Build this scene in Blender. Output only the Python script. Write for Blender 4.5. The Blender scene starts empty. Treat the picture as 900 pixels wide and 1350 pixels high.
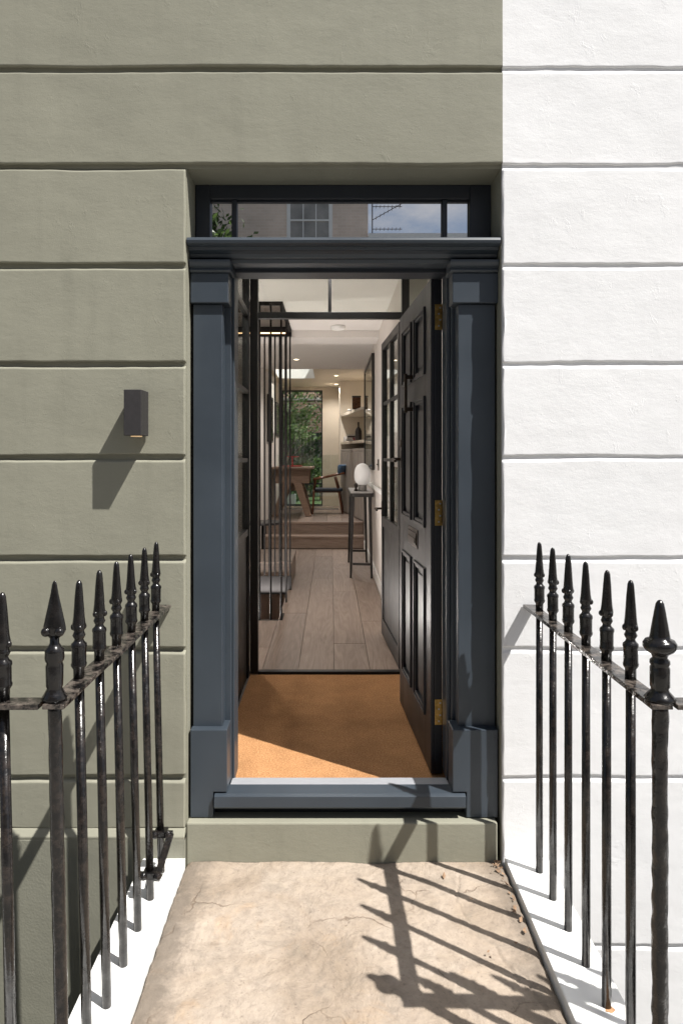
import bpy, bmesh, math, random
from mathutils import Vector, noise
C = bpy.context.scene
random.seed(7)
R = math.radians

# ------------------------------------------------------------------ camera, sky, sun, exposure
EYE = 1.635
cam = bpy.data.cameras.new('camera'); camo = bpy.data.objects.new('camera', cam)
C.collection.objects.link(camo); C.camera = camo
camo.location = (0, 0, EYE); camo.rotation_euler = (R(90), 0, 0)
cam.sensor_fit = 'VERTICAL'; cam.sensor_height = 36; cam.lens = 24
cam.shift_x = (450-436)/1350; cam.shift_y = -(675-600)/1350
cam.clip_start = .05; cam.clip_end = 500

SUNV = Vector((.54, -.37, 1)).normalized()
world = bpy.data.worlds.new('World'); C.world = world; world.use_nodes = True
wn = world.node_tree.nodes; wl = world.node_tree.links
sky = wn.new('ShaderNodeTexSky'); sky.sky_type = 'NISHITA'; sky.sun_disc = False
sky.sun_elevation = math.asin(SUNV.z); sky.sun_rotation = math.atan2(SUNV.x, SUNV.y)
sky.air_density = 1.0; sky.dust_density = 2.0; sky.ozone_density = 1.0
wtc = wn.new('ShaderNodeTexCoord'); wmp = wn.new('ShaderNodeMapping'); wmp.inputs['Scale'].default_value = (1, 1, 2.4)
wno = wn.new('ShaderNodeTexNoise'); wno.inputs['Scale'].default_value = 3.2; wno.inputs['Detail'].default_value = 8; wno.inputs['Roughness'].default_value = .6
wra = wn.new('ShaderNodeValToRGB'); wra.color_ramp.elements[0].position = .47; wra.color_ramp.elements[1].position = .66; wra.color_ramp.elements[1].color = (.8, .8, .8, 1)
wmi = wn.new('ShaderNodeMix'); wmi.data_type = 'RGBA'; wmi.inputs[7].default_value = (8.2, 8.0, 8.0, 1)
wl.new(wtc.outputs['Generated'], wmp.inputs[0]); wl.new(wmp.outputs[0], wno.inputs['Vector']); wl.new(wno.outputs[0], wra.inputs[0])
wl.new(wra.outputs[0], wmi.inputs[0]); wl.new(sky.outputs[0], wmi.inputs[6]); wl.new(wmi.outputs[2], wn['Background'].inputs[0])
wn['Background'].inputs[1].default_value = .05
sun = bpy.data.lights.new('sun', 'SUN'); suno = bpy.data.objects.new('sun', sun)
C.collection.objects.link(suno); sun.energy = 5.0; sun.angle = R(.5); sun.color = (1, .965, .92)
suno.rotation_euler = SUNV.to_track_quat('Z', 'Y').to_euler()
C.view_settings.view_transform = 'Standard'; C.view_settings.look = 'None'
C.view_settings.exposure = .74; C.view_settings.gamma = 1.0

# ------------------------------------------------------------------ materials
M = {}
def nodes(name):
    m = bpy.data.materials.new(name); m.use_nodes = True
    nt = m.node_tree; return m, nt, nt.nodes['Principled BSDF']
def N(nt, t, **k):
    n = nt.nodes.new(t)
    for a, v in k.items():
        if a.startswith('i_'):
            n.inputs[a[2:].replace('_', ' ')].default_value = v
        else: setattr(n, a, v)
    return n
def mapped(nt, scale=(1, 1, 1), coord='Object', rot=(0, 0, 0), rnd=False):
    tc = N(nt, 'ShaderNodeTexCoord'); mp = N(nt, 'ShaderNodeMapping')
    mp.inputs['Scale'].default_value = scale; mp.inputs['Rotation'].default_value = rot
    if rnd:
        oi = N(nt, 'ShaderNodeObjectInfo'); ad = N(nt, 'ShaderNodeVectorMath', operation='ADD')
        sc = N(nt, 'ShaderNodeVectorMath', operation='SCALE'); sc.inputs['Scale'].default_value = 1
        cx = N(nt, 'ShaderNodeCombineXYZ')
        m1 = N(nt, 'ShaderNodeMath', operation='MULTIPLY'); m1.inputs[1].default_value = 37
        m2 = N(nt, 'ShaderNodeMath', operation='MULTIPLY'); m2.inputs[1].default_value = 91
        nt.links.new(oi.outputs['Random'], m1.inputs[0]); nt.links.new(oi.outputs['Random'], m2.inputs[0])
        nt.links.new(m1.outputs[0], cx.inputs[0]); nt.links.new(m2.outputs[0], cx.inputs[1])
        nt.links.new(tc.outputs[coord], ad.inputs[0]); nt.links.new(cx.outputs[0], ad.inputs[1])
        nt.links.new(ad.outputs[0], mp.inputs[0])
    else:
        nt.links.new(tc.outputs[coord], mp.inputs[0])
    return mp.outputs[0]
def ramp(nt, src, stops):
    r = N(nt, 'ShaderNodeValToRGB'); nt.links.new(src, r.inputs[0])
    e = r.color_ramp.elements
    while len(e) < len(stops): e.new(.5)
    for i, (p, c) in enumerate(stops): e[i].position = p; e[i].color = (*c, 1) if len(c) == 3 else c
    return r.outputs[0]
def noise_t(nt, vec, scale, detail=4, rough=.55, dist=0):
    n = N(nt, 'ShaderNodeTexNoise'); n.inputs['Scale'].default_value = scale; n.inputs['Detail'].default_value = detail
    n.inputs['Roughness'].default_value = rough; n.inputs['Distortion'].default_value = dist
    nt.links.new(vec, n.inputs['Vector']); return n.outputs[0]
def bump(nt, b, src, strength, dist, prev=None):
    n = N(nt, 'ShaderNodeBump'); n.inputs['Strength'].default_value = strength; n.inputs['Distance'].default_value = dist
    nt.links.new(src, n.inputs['Height'])
    if prev is not None: nt.links.new(prev, n.inputs['Normal'])
    nt.links.new(n.outputs[0], b.inputs['Normal']); return n.outputs[0]
def mix(nt, fac, a, b, mode='MIX'):
    n = N(nt, 'ShaderNodeMix', data_type='RGBA', blend_type=mode)
    for i, v in ((0, fac), (6, a), (7, b)):
        if hasattr(v, 'node'): nt.links.new(v, n.inputs[i])
        else: n.inputs[i].default_value = v if i == 0 else (*v, 1)
    return n.outputs[2]
def simple(name, col, rough=.5, metal=0, var=.12, vscale=6, bscale=0, bstr=.2, bdist=.002, coat=0, stretch=(1, 1, 1), spec=.5):
    m, nt, b = nodes(name)
    v = mapped(nt, stretch)
    n = noise_t(nt, v, vscale, 5)
    c = ramp(nt, n, [(.3, tuple(x*(1-var) for x in col)), (.7, tuple(min(1, x*(1+var)) for x in col))])
    nt.links.new(c, b.inputs['Base Color'])
    b.inputs['Roughness'].default_value = rough; b.inputs['Metallic'].default_value = metal
    b.inputs['Coat Weight'].default_value = coat; b.inputs['Specular IOR Level'].default_value = spec
    if bscale: bump(nt, b, noise_t(nt, v, bscale, 6), bstr, bdist)
    M[name] = m; return m
def plaster(name, col, var, dirt, tone=1):
    m, nt, b = nodes(name)
    v = mapped(nt)
    big = noise_t(nt, v, 1.7, 5, .6, .4)
    c = ramp(nt, big, [(.3, tuple(x*(1-var) for x in col)), (.7, tuple(min(.9, x*(1+var)) for x in col))])
    vs = mapped(nt, (9, 9, 1.2))
    st = noise_t(nt, vs, 1.3, 6, .65)
    fac = ramp(nt, st, [(.52, (0, 0, 0)), (.8, (dirt, dirt, dirt))])
    c2 = mix(nt, fac, c, tuple(x*.62 for x in col))
    nt.links.new(c2, b.inputs['Base Color']); b.inputs['Roughness'].default_value = .72
    b.inputs['Specular IOR Level'].default_value = .25
    vh = mapped(nt, (1, 1, 2.0), rot=(0, .12, 0))
    p = bump(nt, b, noise_t(nt, vh, 4, 5, .6, .3), .26, .007)
    p = bump(nt, b, noise_t(nt, vh, 26, 5, .68, 0), .20, .004, p)
    bump(nt, b, noise_t(nt, v, 240, 3, .7), .32, .0014, p)
    pit = ramp(nt, noise_t(nt, mapped(nt, (1, 1, .7)), 11, 7, .72, .5), [(.60, (0, 0, 0)), (.66, (1, 1, 1))])
    bump(nt, b, pit, .22, .0022, b.inputs['Normal'].links[0].from_socket)
    M[name] = m
plaster('sage', (.248, .244, .192), .07, .28)
plaster('white_stucco', (.74, .745, .75), .012, .06)
def pebble(name, col):
    m, nt, b = nodes(name); v = mapped(nt)
    c = ramp(nt, noise_t(nt, v, 2, 5, .6), [(.3, tuple(x*.9 for x in col)), (.7, tuple(x*1.08 for x in col))])
    nt.links.new(c, b.inputs['Base Color']); b.inputs['Roughness'].default_value = .8
    p = bump(nt, b, noise_t(nt, v, 3, 4), .25, .01)
    bump(nt, b, noise_t(nt, v, 130, 3, .5), .35, .003, p); M[name] = m
pebble('sage_render', (.215, .213, .168))
def paint(name, col, rough=.38, lines=.5):
    m, nt, b = nodes(name); v = mapped(nt, (14, 14, .8))
    n = noise_t(nt, v, 4, 6, .6)
    big = noise_t(nt, mapped(nt), 3, 4)
    c = ramp(nt, big, [(.3, tuple(x*.88 for x in col)), (.7, tuple(x*1.12 for x in col))])
    vz = mapped(nt, (1, 1, 1)); w = noise_t(nt, vz, 60, 2)
    scuff = ramp(nt, noise_t(nt, mapped(nt), 38, 6, .7), [(.68, (0, 0, 0)), (.75, (.2, .2, .2))])
    c = mix(nt, scuff, c, tuple(min(1, x*1.25+.002) for x in col))
    nt.links.new(c, b.inputs['Base Color'])
    rr = ramp(nt, big, [(.2, (rough*.75,)*3), (.8, (rough*1.25,)*3)]); nt.links.new(rr, b.inputs['Roughness'])
    p = bump(nt, b, n, lines*.10, .001)
    bump(nt, b, noise_t(nt, mapped(nt), 3, 2), .08, .004, p); M[name] = m
paint('slate_paint', (.036, .047, .060), .42)
paint('black_blue_paint', (.010, .012, .017), .42)
paint('shaded_slate_paint', (.020, .025, .034), .42)  # slate darkened: shade on fanlight frame and door head put into the colour
paint('dark_frame_paint', (.012, .013, .016), .35)
paint('inner_paint', (.007, .0072, .0075), .42)
def iron(name, rust, bs, bd, dust=(.045, .034, .028)):
    m, nt, b = nodes(name); v = mapped(nt, rnd=True)
    fac = ramp(nt, noise_t(nt, v, 34, 7, .75), [(.45, (0, 0, 0)), (.62, (rust,)*3)])
    c = mix(nt, fac, (.006, .0056, .0056), dust)
    spk = ramp(nt, noise_t(nt, v, 160, 3, .8), [(.72, (0, 0, 0)), (.78, (.5, .5, .5))])
    c = mix(nt, spk, c, (.22, .20, .19))
    nt.links.new(c, b.inputs['Base Color'])
    rr = ramp(nt, noise_t(nt, v, 30, 5), [(.35, (.10,)*3), (.7, (.34,)*3)]); nt.links.new(rr, b.inputs['Roughness'])
    p = bump(nt, b, noise_t(nt, v, 28, 4, .6), bs, bd)
    bump(nt, b, noise_t(nt, v, 150, 4, .6), .3, .0012, p); M[name] = m
iron('iron_bar', .45, .4, .003)
iron('iron_gloss', .10, .45, .003)
iron('iron_rail', .95, .5, .004, (.12, .10, .085))
iron('iron_lumpy', .35, .8, .006)
def stone():
    m, nt, b = nodes('york_stone'); v = mapped(nt)
    big = noise_t(nt, v, 2.6, 7, .62, .8)
    c = ramp(nt, big, [(.25, (.24, .190, .140)), (.45, (.315, .258, .203)), (.6, (.365, .308, .252)), (.78, (.285, .238, .186))])
    gr = ramp(nt, noise_t(nt, v, 5.5, 7, .7, 1.5), [(.52, (0, 0, 0)), (.7, (.6, .6, .6))])
    c = mix(nt, gr, c, (.20, .172, .14))
    och = ramp(nt, noise_t(nt, v, 4.1, 5, .6, .5), [(.6, (0, 0, 0)), (.74, (.55, .55, .55))])
    c = mix(nt, och, c, (.36, .235, .13))
    mot = ramp(nt, noise_t(nt, v, 24, 8, .75, .3), [(.36, (.86, .85, .84)), (.5, (1.02, 1.01, 1)), (.66, (1.12, 1.11, 1.08))])
    c = mix(nt, 1.0, c, mot, 'MULTIPLY')
    sp = ramp(nt, noise_t(nt, v, 80, 4, .75), [(.58, (0, 0, 0)), (.70, (.6, .6, .6))])
    c = mix(nt, sp, c, (.14, .11, .085))
    # soiled edges of the slab (its own dirt, near both side joints)
    sep = N(nt, 'ShaderNodeSeparateXYZ'); nt.links.new(v, sep.inputs[0])
    def near(off, width):
        a = N(nt, 'ShaderNodeMath', operation='ADD'); a.inputs[1].default_value = -off; nt.links.new(sep.outputs[0], a.inputs[0])
        ab = N(nt, 'ShaderNodeMath', operation='ABSOLUTE'); nt.links.new(a.outputs[0], ab.inputs[0])
        nn = noise_t(nt, v, 14, 6, .7)
        ad = N(nt, 'ShaderNodeMath', operation='MULTIPLY_ADD'); ad.inputs[1].default_value = .22; nt.links.new(nn, ad.inputs[0]); nt.links.new(ab.outputs[0], ad.inputs[2])
        return ramp(nt, ad.outputs[0], [(.13, (.75, .75, .75)), (width+.04, (0, 0, 0))])
    c = mix(nt, near(-.55, .17), c, (.13, .108, .085)); c = mix(nt, near(.69, .19), c, (.14, .115, .09))
    # fine rust veins and cracks
    vo = N(nt, 'ShaderNodeTexVoronoi', feature='DISTANCE_TO_EDGE'); vo.inputs['Scale'].default_value = 2.3
    wv = N(nt, 'ShaderNodeVectorMath', operation='ADD'); nz = N(nt, 'ShaderNodeTexNoise'); nz.inputs['Scale'].default_value = 4; nz.inputs['Detail'].default_value = 6
    nt.links.new(v, nz.inputs['Vector'])
    scn = N(nt, 'ShaderNodeVectorMath', operation='SCALE'); scn.inputs['Scale'].default_value = .35
    nt.links.new(nz.outputs['Color'], scn.inputs[0]); nt.links.new(v, wv.inputs[0]); nt.links.new(scn.outputs[0], wv.inputs[1])
    nt.links.new(wv.outputs[0], vo.inputs['Vector'])
    msk = ramp(nt, noise_t(nt, v, 3.3, 3), [(.5, (0, 0, 0)), (.58, (.7, .7, .7))])
    vein = ramp(nt, vo.outputs['Distance'], [(.0, (1, 1, 1)), (.012, (0, 0, 0))])
    vm = mix(nt, 1.0, vein, msk, 'MULTIPLY')
    c = mix(nt, vm, c, (.10, .065, .04))
    nt.links.new(c, b.inputs['Base Color']); b.inputs['Roughness'].default_value = .82
    p = bump(nt, b, noise_t(nt, v, 7, 7, .65, .8), .8, .016)
    p = bump(nt, b, noise_t(nt, v, 45, 6, .7), .6, .005, p)
    inv = N(nt, 'ShaderNodeInvert'); nt.links.new(vm, inv.inputs[1]); bump(nt, b, inv.outputs[0], .6, .004, p)
    M['york_stone'] = m
stone()
def coir():
    m, nt, b = nodes('coir'); v = mapped(nt)
    c = ramp(nt, noise_t(nt, v, 130, 4, .85), [(.3, (.24, .115, .048)), (.5, (.43, .22, .098)), (.72, (.70, .42, .22))])
    big = ramp(nt, noise_t(nt, v, 7, 6, .7), [(.3, (.82, .82, .82)), (.7, (1.1, 1.1, 1.1))])
    c = mix(nt, 1.0, c, big, 'MULTIPLY')
    nt.links.new(c, b.inputs['Base Color']); b.inputs['Roughness'].default_value = 1
    b.inputs['Specular IOR Level'].default_value = .1
    p = bump(nt, b, noise_t(nt, v, 380, 3, .8), .8, .004)
    bump(nt, b, noise_t(nt, v, 40, 3, .8), .4, .004, p)
    M['coir'] = m
coir()
def wood(name, a, c_, scale=1, gl=.45, axis='y', contrast=1.0):
    m, nt, b = nodes(name)
    st = {'y': (6, .55, 6), 'x': (.55, 6, 6), 'z': (6, 6, .55)}[axis]
    v = mapped(nt, tuple(s*scale for s in st), rnd=True)
    wob = N(nt, 'ShaderNodeTexNoise'); wob.inputs['Scale'].default_value = .9; wob.inputs['Detail'].default_value = 2; nt.links.new(v, wob.inputs['Vector'])
    wsc = N(nt, 'ShaderNodeVectorMath', operation='SCALE'); wsc.inputs['Scale'].default_value = 2.2; nt.links.new(wob.outputs['Color'], wsc.inputs[0])
    wad = N(nt, 'ShaderNodeVectorMath', operation='ADD'); nt.links.new(v, wad.inputs[0]); nt.links.new(wsc.outputs[0], wad.inputs[1]); v = wad.outputs[0]
    w = N(nt, 'ShaderNodeTexWave', wave_type='BANDS', bands_direction={'y': 'X', 'x': 'Z', 'z': 'X'}[axis])
    w.inputs['Scale'].default_value = 1.6; w.inputs['Distortion'].default_value = 7; w.inputs['Detail'].default_value = 2
    w.inputs['Detail Scale'].default_value = .7; nt.links.new(v, w.inputs['Vector'])
    n = noise_t(nt, v, 5, 6, .65)
    c1 = ramp(nt, w.outputs[0], [(.1, a), (.9, c_)])
    c2 = ramp(nt, n, [(.3, a), (.7, c_)])
    col = mix(nt, .78, c1, c2)
    oi = N(nt, 'ShaderNodeObjectInfo'); tone = ramp(nt, oi.outputs['Random'], [(0, (.74, .73, .72)), (1, (1.12, 1.10, 1.08))])
    col = mix(nt, 1.0, col, tone, 'MULTIPLY')
    nt.links.new(col, b.inputs['Base Color']); b.inputs['Roughness'].default_value = gl
    bump(nt, b, n, .12, .001); M[name] = m
wood('oak_floor', (.20, .145, .112), (.37, .29, .24))
wood('oak_riser', (.21, .15, .115), (.35, .27, .22), axis='x')
wood('oak_table', (.20, .13, .09), (.29, .20, .145), axis='x')
wood('walnut', (.11, .04, .02), (.19, .075, .035), axis='z', gl=.3)
wood('dark_timber', (.06, .035, .022), (.11, .065, .045), axis='z')
simple('wall_paint', (.66, .62, .58), .8, var=.02)
simple('beige_paint', (.50, .435, .345), .8, var=.02)
simple('cream_paint', (.62, .55, .45), .7, var=.02)
simple('taupe_paint', (.36, .32, .285), .6, var=.03)
simple('ceiling_paint', (.72, .69, .66), .85, var=.015)
simple('side_room_paint', (.62, .60, .58), .8, var=.02)
simple('black_steel', (.012, .011, .011), .7, 0, var=.1, spec=.2)
simple('black_wood', (.022, .020, .019), .4, var=.15, vscale=20)
simple('lamp_metal', (.030, .028, .029), .6, .2, var=.12, vscale=60, bscale=300, bstr=.3, bdist=.0006)
simple('brass', (.55, .36, .12), .3, 1.0, var=.35, vscale=70, bscale=90, bstr=.15)
simple('bronze', (.06, .047, .038), .35, 1.0, var=.25, vscale=40)
simple('steel', (.62, .62, .62), .3, 1.0, var=.08, vscale=30, stretch=(1, 30, 30))
simple('threshold_paint', (.30, .31, .33), .35, var=.1, vscale=14, stretch=(2, 30, 30))
simple('white_paint', (.80, .80, .78), .5, var=.03)
simple('coping_paint', (.82, .82, .80), .6, var=.03, vscale=9, bscale=30, bstr=.2, bdist=.003)
simple('concrete_dark', (.16, .15, .135), .9, var=.3, vscale=12, bscale=40, bstr=.4, bdist=.004)
simple('blue_fabric', (.065, .12, .20), .9, var=.12, vscale=60, bscale=300)
simple('grey_fabric', (.035, .04, .05), .9, var=.12, vscale=60, bscale=300)
simple('red_lacquer', (.42, .03, .03), .3, var=.08)
simple('ceramic_white', (.75, .73, .70), .25, var=.04)
simple('marble_grey', (.42, .41, .40), .3, var=.25, vscale=30)
simple('brown_glass', (.11, .045, .015), .2, var=.5, vscale=30)
simple('dark_object', (.03, .022, .018), .35, var=.2)
simple('book_paper', (.55, .52, .46), .8, var=.15, vscale=50)
simple('asphalt', (.05, .05, .05), .9, var=.25, vscale=20, bscale=120, bstr=.4, bdist=.004)
simple('pavement', (.24, .23, .21), .85, var=.15, vscale=3, bscale=60, bstr=.3, bdist=.003)
simple('curtained_glass', (.30, .29, .27), .2, var=.3, vscale=2)
simple('roof_slate', (.07, .075, .085), .6, var=.2, vscale=10)
simple('bark', (.10, .075, .055), .9, var=.3, vscale=15, bscale=30, bstr=.6, bdist=.02)
simple('lawn', (.05, .09, .03), .9, var=.4, vscale=15, bscale=60, bstr=.5, bdist=.02)
simple('fence_wood', (.085, .10, .085), .8, var=.3, vscale=3, stretch=(8, 8, 1))
simple('rust', (.36, .20, .10), .8, var=.5, vscale=60)
simple('dry_leaf', (.22, .14, .085), .8, var=.4, vscale=40)
simple('cushion_photo', (.09, .09, .085), .35, var=.6, vscale=5)
simple('print_red', (.18, .04, .035), .5, var=.8, vscale=6)
simple('print_pale', (.40, .36, .30), .5, var=.3, vscale=4)
def brickm(name, c1, c2, mort):
    m, nt, b = nodes(name); v = mapped(nt, rot=(R(90), 0, 0))
    t = N(nt, 'ShaderNodeTexBrick'); t.inputs['Scale'].default_value = 1
    t.inputs['Color1'].default_value = (*c1, 1); t.inputs['Color2'].default_value = (*c2, 1); t.inputs['Mortar'].default_value = (*mort, 1)
    t.inputs['Brick Width'].default_value = .225; t.inputs['Row Height'].default_value = .075; t.inputs['Mortar Size'].default_value = .006
    nt.links.new(v, t.inputs['Vector'])
    g = ramp(nt, noise_t(nt, v, 1.2, 5), [(.3, (.85,)*3), (.7, (1.12,)*3)])
    nt.links.new(mix(nt, 1.0, t.outputs[0], g, 'MULTIPLY'), b.inputs['Base Color']); b.inputs['Roughness'].default_value = .9
    M[name] = m
brickm('stock_brick', (.74, .62, .53), (.68, .56, .47), (.74, .65, .57))
brickm('garden_brick', (.20, .12, .08), (.14, .09, .065), (.24, .22, .19))
def leafm(name, c1, c2):
    m, nt, b = nodes(name)
    g = N(nt, 'ShaderNodeNewGeometry')
    nt.links.new(ramp(nt, g.outputs['Random Per Island'], [(0, c1), (1, c2)]), b.inputs['Base Color'])
    b.inputs['Roughness'].default_value = .5
    tr = N(nt, 'ShaderNodeBsdfTranslucent'); tr.inputs[0].default_value = (*[x*1.3 for x in c2], 1)
    mx = N(nt, 'ShaderNodeMixShader'); mx.inputs[0].default_value = .35
    nt.links.new(b.outputs[0], mx.inputs[1]); nt.links.new(tr.outputs[0], mx.inputs[2])
    nt.links.new(mx.outputs[0], nt.nodes['Material Output'].inputs[0]); M[name] = m
leafm('leaf_green', (.035, .07, .022), (.10, .16, .045))
leafm('leaf_dark', (.022, .05, .02), (.05, .10, .035))
def glassm(name, fac, tint=(1, 1, 1), rough=0.0, reeded=False):
    m = bpy.data.materials.new(name); m.use_nodes = True; nt = m.node_tree
    for n in list(nt.nodes):
        if n.type != 'OUTPUT_MATERIAL': nt.nodes.remove(n)
    gl = N(nt, 'ShaderNodeBsdfGlossy'); gl.inputs['Roughness'].default_value = rough
    tr = N(nt, 'ShaderNodeBsdfTransparent'); tr.inputs[0].default_value = (*tint, 1)
    mx = N(nt, 'ShaderNodeMixShader')
    lw = N(nt, 'ShaderNodeLayerWeight'); lw.inputs['Blend'].default_value = .5
    pw = N(nt, 'ShaderNodeMath', operation='POWER'); nt.links.new(lw.outputs['Facing'], pw.inputs[0]); pw.inputs[1].default_value = 4.5
    r = N(nt, 'ShaderNodeMath', operation='MULTIPLY_ADD'); nt.links.new(pw.outputs[0], r.inputs[0])
    r.inputs[1].default_value = .8; r.inputs[2].default_value = fac+.04; r.use_clamp = True
    nt.links.new(r.outputs[0], mx.inputs[0]); nt.links.new(tr.outputs[0], mx.inputs[1]); nt.links.new(gl.outputs[0], mx.inputs[2])
    nt.links.new(mx.outputs[0], nt.nodes['Material Output'].inputs[0]); M[name] = m
glassm('fanlight_glass', .92, (.30, .28, .26))
glassm('clear_glass', .0, (.93, .95, .93))
glassm('house_glass', .10, (.25, .27, .30))
def emit(name, col, s):
    m, nt, b = nodes(name); b.inputs['Base Color'].default_value = (.8, .8, .8, 1)
    b.inputs['Emission Color'].default_value = (*col, 1); b.inputs['Emission Strength'].default_value = s; M[name] = m
emit('led_warm', (1, .62, .28), 2.5)
emit('downlight_glow', (1, .82, .55), 5)
emit('lamp_globe', (1, .93, .85), .12)
emit('bulb_amber', (1, .55, .15), .3)

# ------------------------------------------------------------------ mesh helpers
class MB:
    def __init__(s): s.v = []; s.f = []
    def add(s, vs, fs):
        k = len(s.v); s.v += [tuple(p) for p in vs]; s.f += [tuple(k+i for i in f) for f in fs]; return s
    def box(s, x0, x1, y0, y1, z0, z1):
        return s.add([(x0,y0,z0),(x1,y0,z0),(x1,y1,z0),(x0,y1,z0),(x0,y0,z1),(x1,y0,z1),(x1,y1,z1),(x0,y1,z1)],
                     [(0,3,2,1),(4,5,6,7),(0,1,5,4),(1,2,6,5),(2,3,7,6),(3,0,4,7)])
    def tube(s, p0, p1, r0, r1=None, n=10, caps=True):
        r1 = r0 if r1 is None else r1; p0 = Vector(p0); p1 = Vector(p1); d = (p1-p0).normalized()
        a = d.orthogonal().normalized(); b = d.cross(a)
        vs = []
        for p, r in ((p0, r0), (p1, r1)):
            for i in range(n):
                t = 2*math.pi*i/n; vs.append(p + a*r*math.cos(t) + b*r*math.sin(t))
        fs = [(i, (i+1) % n, n+(i+1) % n, n+i) for i in range(n)]
        if caps: fs += [tuple(range(n-1, -1, -1)), tuple(range(n, 2*n))]
        return s.add(vs, fs)
    def lathe(s, prof, cx=0, cy=0, cz=0, n=16, sx=1, sy=1, wob=0):
        vs = []
        for r, z in prof:
            for i in range(n):
                t = 2*math.pi*i/n; rr = r*(1+wob*noise.noise(Vector((math.cos(t)*1.1, math.sin(t)*1.1, z*26+cy*9))))
                vs.append((cx+rr*sx*math.cos(t), cy+rr*sy*math.sin(t), cz+z))
        m = len(prof)
        fs = [(j*n+i, j*n+(i+1) % n, (j+1)*n+(i+1) % n, (j+1)*n+i) for j in range(m-1) for i in range(n)]
        fs += [tuple(range(n-1, -1, -1)), tuple((m-1)*n+i for i in range(n))]
        return s.add(vs, fs)
    def ball(s, c, r, n=10, sx=1, sy=1, sz=1):
        prof = [(r*math.sin(math.pi*k/8)+1e-5, -r*sz*math.cos(math.pi*k/8)) for k in range(9)]
        return s.lathe(prof, c[0], c[1], c[2], n, sx, sy)
    def extrude_x(s, prof, x0, x1):          # prof: list of (y, z)
        n = len(prof)
        return s.add([(x0, y, z) for y, z in prof]+[(x1, y, z) for y, z in prof],
                     [(i, (i+1) % n, n+(i+1) % n, n+i) for i in range(n)]+[tuple(range(n-1, -1, -1)), tuple(range(n, 2*n))])
    def prism(s, poly, z0, z1):              # poly: list of (x, y)
        n = len(poly)
        return s.add([(x, y, z0) for x, y in poly]+[(x, y, z1) for x, y in poly],
                     [(i, (i+1) % n, n+(i+1) % n, n+i) for i in range(n)]+[tuple(range(n-1, -1, -1)), tuple(range(n, 2*n))])
    def beam(s, p0, p1, w, h):               # rectangular bar between two points, w across, h other way
        p0 = Vector(p0); p1 = Vector(p1); d = (p1-p0).normalized()
        up = Vector((0, 0, 1)) if abs(d.z) < .95 else Vector((0, 1, 0))
        a = d.cross(up).normalized()*w/2; b = a.normalized().cross(d).normalized()*h/2
        vs = [p+q for p in (p0, p1) for q in (-a-b, a-b, a+b, -a+b)]
        return s.add(vs, [(0,3,2,1),(4,5,6,7),(0,1,5,4),(1,2,6,5),(2,3,7,6),(3,0,4,7)])
    def build(s, name, mat, parent=None, bevel=0, smooth=False, seg=2, loc=None, rot=None, auto=False):
        me = bpy.data.meshes.new(name); me.from_pydata(s.v, [], s.f)
        bm = bmesh.new(); bm.from_mesh(me); bmesh.ops.recalc_face_normals(bm, faces=bm.faces)
        if auto:
            for e in bm.edges:
                if len(e.link_faces) == 2 and e.calc_face_angle(0) > R(42): e.smooth = False
        bm.to_mesh(me); bm.free()
        me.materials.append(M[mat] if isinstance(mat, str) else mat)
        if smooth or auto:
            for p in me.polygons: p.use_smooth = True
        o = bpy.data.objects.new(name, me); C.collection.objects.link(o)
        if parent: o.parent = parent
        if loc: o.location = loc
        if rot: o.rotation_euler = rot
        if bevel:
            b = o.modifiers.new('bevel', 'BEVEL'); b.width = bevel; b.segments = seg; b.limit_method = 'ANGLE'; b.angle_limit = R(40)
        return o
def tag(o, label=None, cat=None, group=None, kind=None):
    for k, v in (('label', label), ('category', cat), ('group', group), ('kind', kind)):
        if v: o[k] = v
    return o
def thing(name, label, cat, loc=(0, 0, 0), rz=0, group=None):
    o = bpy.data.objects.new(name, None); C.collection.objects.link(o); o.location = loc; o.rotation_euler = (0, 0, rz)
    o.empty_display_size = .1
    return tag(o, label, cat, group)
def copy_tree(o, parent=None, loc=None):
    c = o.copy(); C.collection.objects.link(c)
    if parent is not None: c.parent = parent
    if loc is not None: c.location = loc
    for ch in [x for x in C.objects if x.parent == o and x != c]:
        copy_tree(ch, c)
    return c
def bx(name, mat, parent, *b, bevel=0): return MB().box(*b).build(name, mat, parent, bevel)

# ------------------------------------------------------------------ ground, street
tag(bx('pavement', 'pavement', None, -30, 30, -3.0, 1.50, -.25, 0), kind='structure')
road = tag(bx('road', 'asphalt', None, -30, 30, -8.4, -3.15, -.35, -.12), kind='structure')
tag(bx('kerb', 'pavement', None, -30, 30, -3.147, -3.003, -.35, -.008, bevel=.01), kind='structure')
tag(bx('far_pavement', 'pavement', None, -30, 30, -11, -8.403, -.35, 0), kind='structure')
tag(bx('ground', 'asphalt', None, -150, 150, -150, 150, -3.0, -2.75), kind='structure')

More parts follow.
